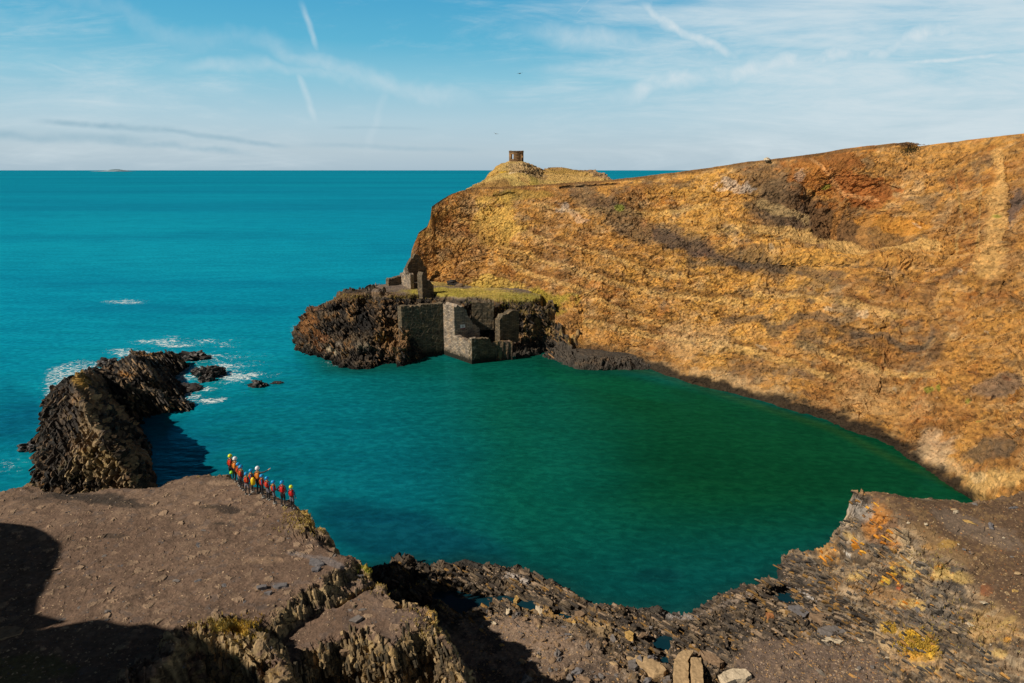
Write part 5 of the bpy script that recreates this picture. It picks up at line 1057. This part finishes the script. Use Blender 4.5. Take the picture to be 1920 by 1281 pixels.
# loose stones: a few shapes, copied
protos = []
for k_ in range(8):
    bm = bmesh.new(); bmesh.ops.create_icosphere(bm, subdivisions=2, radius=1.); co_ = np.array([v.co[:] for v in bm.verts]); f_ = facet((co_+k_*5.1)*1.1, 50+k_, 1.6)[0]
    for v, q in zip(bm.verts, 1+f_*.55): v.co = v.co*float(q)
    me = bpy.data.meshes.new('stone'); bm.to_mesh(me); bm.free(); me.materials.append(SM[('tan', 'grey', 'brown', 'pale', 'slate', 'ochre', 'grey', 'brown')[k_]]); protos.append(me)
rr = random.Random(5)
def strew(n, region, lab, grp, smin, smax, flat_, name='loose_stone', cat='stone', kinds=tuple(range(8))):
    c_ = 0; tries = 0
    while c_ < n and tries < n*8:
        tries += 1; px = rr.uniform(region[0], region[2]); py = rr.uniform(region[1], region[3]); loc, nn_, ob = hit(px, py)
        if loc is None or ob.name != 'ground' or nn_.z < .75: continue
        if region[4](loc, px, py): continue
        me = protos[kinds[rr.randrange(len(kinds))]]; o = bpy.data.objects.new(name, me); C.objects.link(o); s_ = smin+(smax-smin)*rr.random()**2.5
        o.scale = (s_*rr.uniform(.8, 1.7), s_*rr.uniform(.6, 1.), s_*rr.uniform(*flat_)); o.rotation_euler = (rr.uniform(-.2, .2), rr.uniform(-.2, .2), rr.uniform(0, 6.3)); o.location = loc+Vector((0, 0, o.scale[2]*.3)); tag(o, lab, cat, grp); c_ += 1
strew(110, (960, 1150, 1270, 1281, lambda l, a, b: l.z > 2.2 or l.z < .8 or b < 1150+(a-960)*.1), 'small angular stone lying on the beach below the ledges', 'loose stones on the beach', .08, .3, (.35, .8), kinds=(0, 1, 2, 4, 6, 7, 1, 2))
strew(30, (900, 1140, 1100, 1215, lambda l, a, b: l.z > 2.2 or l.z < .8), 'small stone scattered on the bare shingle beside the tide pools', 'stones beside the tide pools', .07, .2, (.35, .8))
strew(60, (100, 960, 680, 1190, lambda l, a, b: l.z < 8.2), 'thin slate chip lying on the bare earth of the clifftop', 'slate chips on the clifftop', .06, .17, (.12, .3), 'slate_chip', 'stone', (1, 2, 4, 6, 7))
strew(40, (1560, 940, 1915, 1270, lambda l, a, b: l.z < 1.), 'small stone on the rocky spur or its path', 'stones on the spur', .06, .22, (.3, .7))
# tilted slate leaves standing out of the ledges
def ledges(name, n, reg, ok, dirs, dip, ln, wd, th, cols, lab, mat):
    V_, F_, K_ = [], [], []; c_ = 0; tr = 0
    while c_ < n and tr < n*6:
        tr += 1; px = rr.uniform(reg[0], reg[2]); py = rr.uniform(reg[1], reg[3]); loc, nn_, ob = hit(px, py)
        if loc is None or not ok(loc, nn_, ob, px, py): continue
        L_ = Vector(dirs)+Vector((rr.gauss(0, .09), rr.gauss(0, .09), rr.gauss(0, .07))); L_.normalize(); s_ = L_.cross(Vector((0, 0, 1))).normalized(); u_ = s_.cross(L_).normalized()
        a = R(dip+rr.gauss(0, 8)); s2, u2 = s_*math.cos(a)+u_*math.sin(a), -s_*math.sin(a)+u_*math.cos(a)     # s2 lies in the leaf, u2 across it
        l_ = ln[0]+(ln[1]-ln[0])*rr.random()**2; w_ = wd[0]+(wd[1]-wd[0])*rr.random()**1.5; t_ = rr.uniform(*th); b0 = len(V_); base = loc-Vector((0, 0, w_*.40)); cl_ = cols(px, py) if callable(cols) else cols; k_ = cl_[rr.randrange(len(cl_))]; j_ = rr.uniform(.75, 1.25)
        e0, e1 = rr.uniform(.15, .5), rr.uniform(.15, .5)
        for i_, (x_, wf) in enumerate(((-1, e0), (-.45, 1), (.3, rr.uniform(.7, 1.1)), (1, e1))):
            for sd, uu in ((-.55*wf, -.5), (.55*wf, -.35), (.55*wf, .35), (-.55*wf, .5)):
                V_.append(tuple(base+L_*(l_*.5*x_+rr.uniform(-.04, .04)*l_)+s2*(w_*sd)+u2*(t_*uu))); K_.append((k_[0]*j_, k_[1]*j_, k_[2]*j_, 1))
        for i_ in range(3):
            for q in range(4): F_.append((b0+4*i_+q, b0+4*i_+(q+1) % 4, b0+4*i_+4+(q+1) % 4, b0+4*i_+4+q))
        F_ += [(b0, b0+1, b0+2, b0+3), (b0+15, b0+14, b0+13, b0+12)]; c_ += 1
    me = bpy.data.meshes.new(name); me.from_pydata(V_, [], F_); at = me.color_attributes.new('Col', 'FLOAT_COLOR', 'POINT'); at.data.foreach_set('color', np.array(K_, np.float32).ravel()); me.materials.append(mat)
    return tag(link(bpy.data.objects.new(name, me)), lab, kind='structure')
SC = [(.05, .04, .033), (.085, .065, .048), (.04, .034, .03), (.14, .105, .07), (.22, .16, .11), (.07, .056, .043), (.2, .115, .04), (.05, .042, .036)]
def in_shore(l, n_, ob, px, py): return ob.name == 'ground' and .75 < l.z < 2.6 and not (1390 < px < 1680 and py > 1200) and not (py > 1168 and px < 1160) and not (py > 1235)
ledges('slate_ledge', 1500, (740, 1050, 1640, 1281), in_shore, (.72, -.66, -.05), 48, (.35, 1.15), (.25, .62), (.09, .26), SC, 'upturned slate leaves along the near shore', M_near)
SPn = [(.17, .13, .09), (.07, .06, .05), (.26, .18, .1), (.1, .085, .07), (.13, .11, .09), (.3, .16, .05), (.05, .043, .037)]; SPo = [(.5, .2, .025), (.42, .15, .02), (.55, .28, .04), (.2, .1, .04), (.1, .07, .045)]
def SP(px, py):
    o_ = min(math.hypot((px-cx)/rx, (py-cy)/ry) for cx, cy, rx, ry in ((1652, 975, 30, 45), (1622, 1015, 22, 22), (1668, 1088, 30, 22), (1550, 1032, 22, 14), (1700, 1130, 30, 10)))
    return SPo if o_ < 1.1 else SPn
ledges('slate_ledge', 650, (1450, 910, 1900, 1281), lambda l, n_, ob, px, py: ob.name == 'ground' and 1.2 < l.z < 8.5 and n_.z < .93 and px < 1640+(py-930)*.75, (.66, -.62, -.35), 40, (.25, .85), (.2, .5), (.07, .22), SP, 'upturned slate leaves on the spur', M_near)
ledges('slate_ledge', 480, (380, 1030, 930, 1281), lambda l, n_, ob, px, py: ob.name == 'ground' and 5.5 < l.z < 9.9 and n_.z < .8, (.25, -.62, -.62), 62, (.25, .8), (.16, .42), (.07, .2), [(.17, .125, .07), (.1, .075, .045), (.28, .2, .11), (.06, .05, .035)], 'thin slate ribs on the steps of the clifftop', M_near)
ledges('slate_ledge', 260, (60, 740, 260, 920), lambda l, n_, ob, px, py: ob.name == 'sea_ridge' and l.z > .8 and px > 120+.1*(py-740), (-.25, -.85, -.15), 58, (.4, 1.6), (.25, .6), (.1, .24), [(.3, .21, .11), (.22, .15, .085), (.36, .26, .14), (.12, .09, .06)], 'slate fins coloured tan for the lit side of the ridge', M_stack)  # tan palette puts the sunlit look of this flank into the fins' colour
ledges('slate_ledge', 260, (60, 680, 240, 920), lambda l, n_, ob, px, py: ob.name == 'sea_ridge' and l.z > .8 and px < 130+.1*(py-740), (-.3, -.8, -.3), 58, (.4, 1.8), (.25, .7), (.1, .24), [(.045, .038, .032), (.08, .06, .045), (.035, .03, .027), (.2, .13, .08)], 'upturned slate fins on the ridge in the sea', M_stack)
ledges('slate_ledge', 350, (240, 650, 390, 780), lambda l, n_, ob, px, py: ob.name == 'sea_ridge' and l.z > .5, (.62, -.75, -.2), 50, (.8, 3.4), (.3, .8), (.1, .25), [(.045, .038, .032), (.09, .07, .05), (.2, .13, .07), (.035, .03, .027)], 'upturned slate fins at the far end of the ridge', M_stack)
ledges('slate_ledge', 450, (555, 560, 1060, 695), lambda l, n_, ob, px, py: ob.name == 'black_headland' and .6 < l.z < 8.2 and n_.z < .9 and not 840 < px < 985, (.6, -.7, -.35), 50, (.5, 1.8), (.25, .8), (.1, .25), [(.03, .026, .023), (.06, .048, .038), (.12, .08, .05), (.03, .026, .022), (.2, .11, .05)], 'broken slate on the black point', M_prom)
bpy.context.view_layer.update(); DG = bpy.context.evaluated_depsgraph_get()
# gravel: countless fragments
def scatter_mesh(name, n, region, size, cols, lab, ok):
    V_, F_, K_ = [], [], []; c_ = 0; tr = 0
    while c_ < n and tr < n*4:
        tr += 1; px = rr.uniform(region[0], region[2]); py = rr.uniform(region[1], region[3]); loc, nn_, ob = hit(px, py)
        if loc is None or ob.name != 'ground' or not ok(loc, nn_): continue
        s_ = size[0]+(size[1]-size[0])*rr.random()**3; a = rr.uniform(0, 6.3); ca, sa = math.cos(a), math.sin(a); b0 = len(V_); col_ = cols[rr.randrange(len(cols))]
        for x_, y_, z_ in ((-1, -.5, -.3), (1, -.6, -.3), (.8, .6, -.3), (-.7, .5, -.3), (-.6, -.3, .5), (.6, -.3, .35), (.5, .4, .5), (-.5, .3, .3)):
            x_ *= s_*rr.uniform(.7, 1.2); y_ *= s_*rr.uniform(.7, 1.2); V_.append((loc.x+x_*ca-y_*sa, loc.y+x_*sa+y_*ca, loc.z+z_*s_*.7)); K_.append((*col_, 1))
        F_ += [(b0+4, b0+5, b0+6, b0+7)]+[(b0+i, b0+(i+1) % 4, b0+4+(i+1) % 4, b0+4+i) for i in range(4)]; c_ += 1
    me = bpy.data.meshes.new(name); me.from_pydata(V_, [], F_); at = me.color_attributes.new('Col', 'FLOAT_COLOR', 'POINT'); at.data.foreach_set('color', np.array(K_, np.float32).ravel()); me.materials.append(M_near)
    return tag(link(bpy.data.objects.new(name, me)), lab, kind='stuff')
scatter_mesh('gravel', 5200, (860, 1060, 1700, 1281), (.03, .11), [(.34, .25, .17), (.2, .15, .11), (.1, .08, .07), (.26, .2, .16), (.36, .22, .1)], 'slate gravel on the shore', lambda l, n_: n_.z > .5 and l.z > .75)
scatter_mesh('slate_fragments', 3600, (0, 900, 880, 1281), (.02, .085), [(.34, .24, .16), (.16, .11, .08), (.12, .11, .11), (.45, .33, .22)], 'slate fragments on the clifftop', lambda l, n_: n_.z > .8 and l.z > 6)
scatter_mesh('path_gravel', 2600, (1560, 915, 1920, 1281), (.02, .09), [(.28, .19, .11), (.14, .1, .07), (.36, .25, .14), (.26, .12, .05)], 'gravel on the path and spur', lambda l, n_: n_.z > .5 and l.z > 1.)
# dry grass tufts on edges and ledges
def grass(name, spots, lab):
    V_, F_, K_ = [], [], []
    for (cx, cy, rx, ry, n, hgt, cols) in spots:
        for _ in range(n):
            px = rr.gauss(cx, rx*.5); py = rr.gauss(cy, ry*.5); loc, nn_, ob = hit(px, py)
            if loc is None or ob.name not in ('ground', 'black_headland', 'sea_ridge')  or loc.z < 1.5: continue
            col_ = cols[rr.randrange(len(cols))]
            for b_ in range(5):
                a = rr.uniform(0, 6.3); w_ = hgt*.10; h_ = hgt*rr.uniform(.5, 1.2); bx, by = loc.x+rr.uniform(-1, 1)*hgt*.5, loc.y+rr.uniform(-1, 1)*hgt*.5; lx, ly = rr.uniform(-.6, .6)*h_, rr.uniform(-.6, .6)*h_; b0 = len(V_)
                V_ += [(bx-w_*math.cos(a), by-w_*math.sin(a), loc.z-.03), (bx+w_*math.cos(a), by+w_*math.sin(a), loc.z-.03), (bx+lx*.4+w_*.6*math.cos(a), by+ly*.4+w_*.6*math.sin(a), loc.z+h_*.6), (bx+lx, by+ly, loc.z+h_)]; F_ += [(b0, b0+1, b0+2), (b0, b0+2, b0+3)]; K_ += [(*col_, 1)]*4
    me = bpy.data.meshes.new(name); me.from_pydata(V_, [], F_); at = me.color_attributes.new('Col', 'FLOAT_COLOR', 'POINT'); at.data.foreach_set('color', np.array(K_, np.float32).ravel()); me.materials.append(M_grass)
    return tag(link(bpy.data.objects.new(name, me)), lab, kind='stuff')
t = NT('dry_grass_blades'); M_grass = t.out(t.n('ShaderNodeBsdfPrincipled', {'Base Color': t.n('ShaderNodeAttribute', attribute_name='Col').outputs['Color'], 'Roughness': .9, 'Specular IOR Level': .1}).outputs[0])
GC = [(.45, .32, .09), (.36, .25, .06), (.5, .38, .14)]; GG = [(.22, .24, .03), (.34, .3, .04), (.42, .33, .06)]; YC = [(.5, .32, .05), (.42, .27, .05)]
grass('dry_grass', [(585, 975, 60, 26, 260, .16, GC), (420, 1172, 50, 14, 160, .16, GC), (455, 1180, 40, 20, 160, .16, YC), (820, 1150, 60, 60, 220, .14, GC), (750, 1100, 70, 20, 160, .14, GC), (690, 1068, 20, 12, 60, .14, GG), (330, 893, 90, 6, 60, .1, GC), (90, 912, 90, 6, 60, .1, GC),
                    (1718, 1208, 34, 24, 420, .2, YC), (1668, 1178, 16, 10, 100, .15, YC), (1500, 1000, 10, 10, 10, .1, GC), (1740, 920, 120, 4, 60, .1, GC), (1800, 1180, 120, 60, 160, .12, GC), (1740, 1060, 60, 30, 100, .12, GC),
                    (850, 548, 90, 8, 400, .16, GG+GC), (960, 560, 80, 14, 500, .22, GG+GC+GC), (980, 586, 60, 8, 200, .2, GC), (765, 557, 50, 4, 160, .22, GC), (650, 556, 50, 6, 120, .25, GC), (890, 532, 80, 6, 200, .3, GC)], 'dry grass tufts on the ledges')
# bush on the skyline
loc = Vector(tuple(atY(1704, 271, 108.))); bu = tag(empty('gorse_bush', loc), 'low dark bush leaning off the cliff top skyline', 'bush')
bm = bmesh.new(); tube(bm, [(0, 0, -.6), (.1, 0, 0), (.4, 0, .25)], .07); tube(bm, [(0, 0, -.2), (-.5, 0, .1), (-1.2, 0, .2)], .05); bm_obj('stem', bm, flat_mat('bark', (.08, .05, .03), .9), bu)
bm = bmesh.new()
for _ in range(900):
    u_ = rr.gauss(0, 1); x_ = rr.gauss(-.2, .9); y_ = rr.gauss(0, .5); z_ = -.1+abs(rr.gauss(0, .18))*max(0, 1-abs(x_)/3.2); a = Vector((rr.uniform(-1, 1), rr.uniform(-1, 1), rr.uniform(-1, 1))).normalized()*.12; b = a.orthogonal().normalized()*.05; c_ = Vector((x_, y_, z_)); bm.faces.new([bm.verts.new(c_-a), bm.verts.new(c_+b), bm.verts.new(c_+a), bm.verts.new(c_-b)])
bm_obj('foliage', bm, flat_mat('dry_bush_leaf', (.13, .07, .03), .9, .4, 3.), bu)
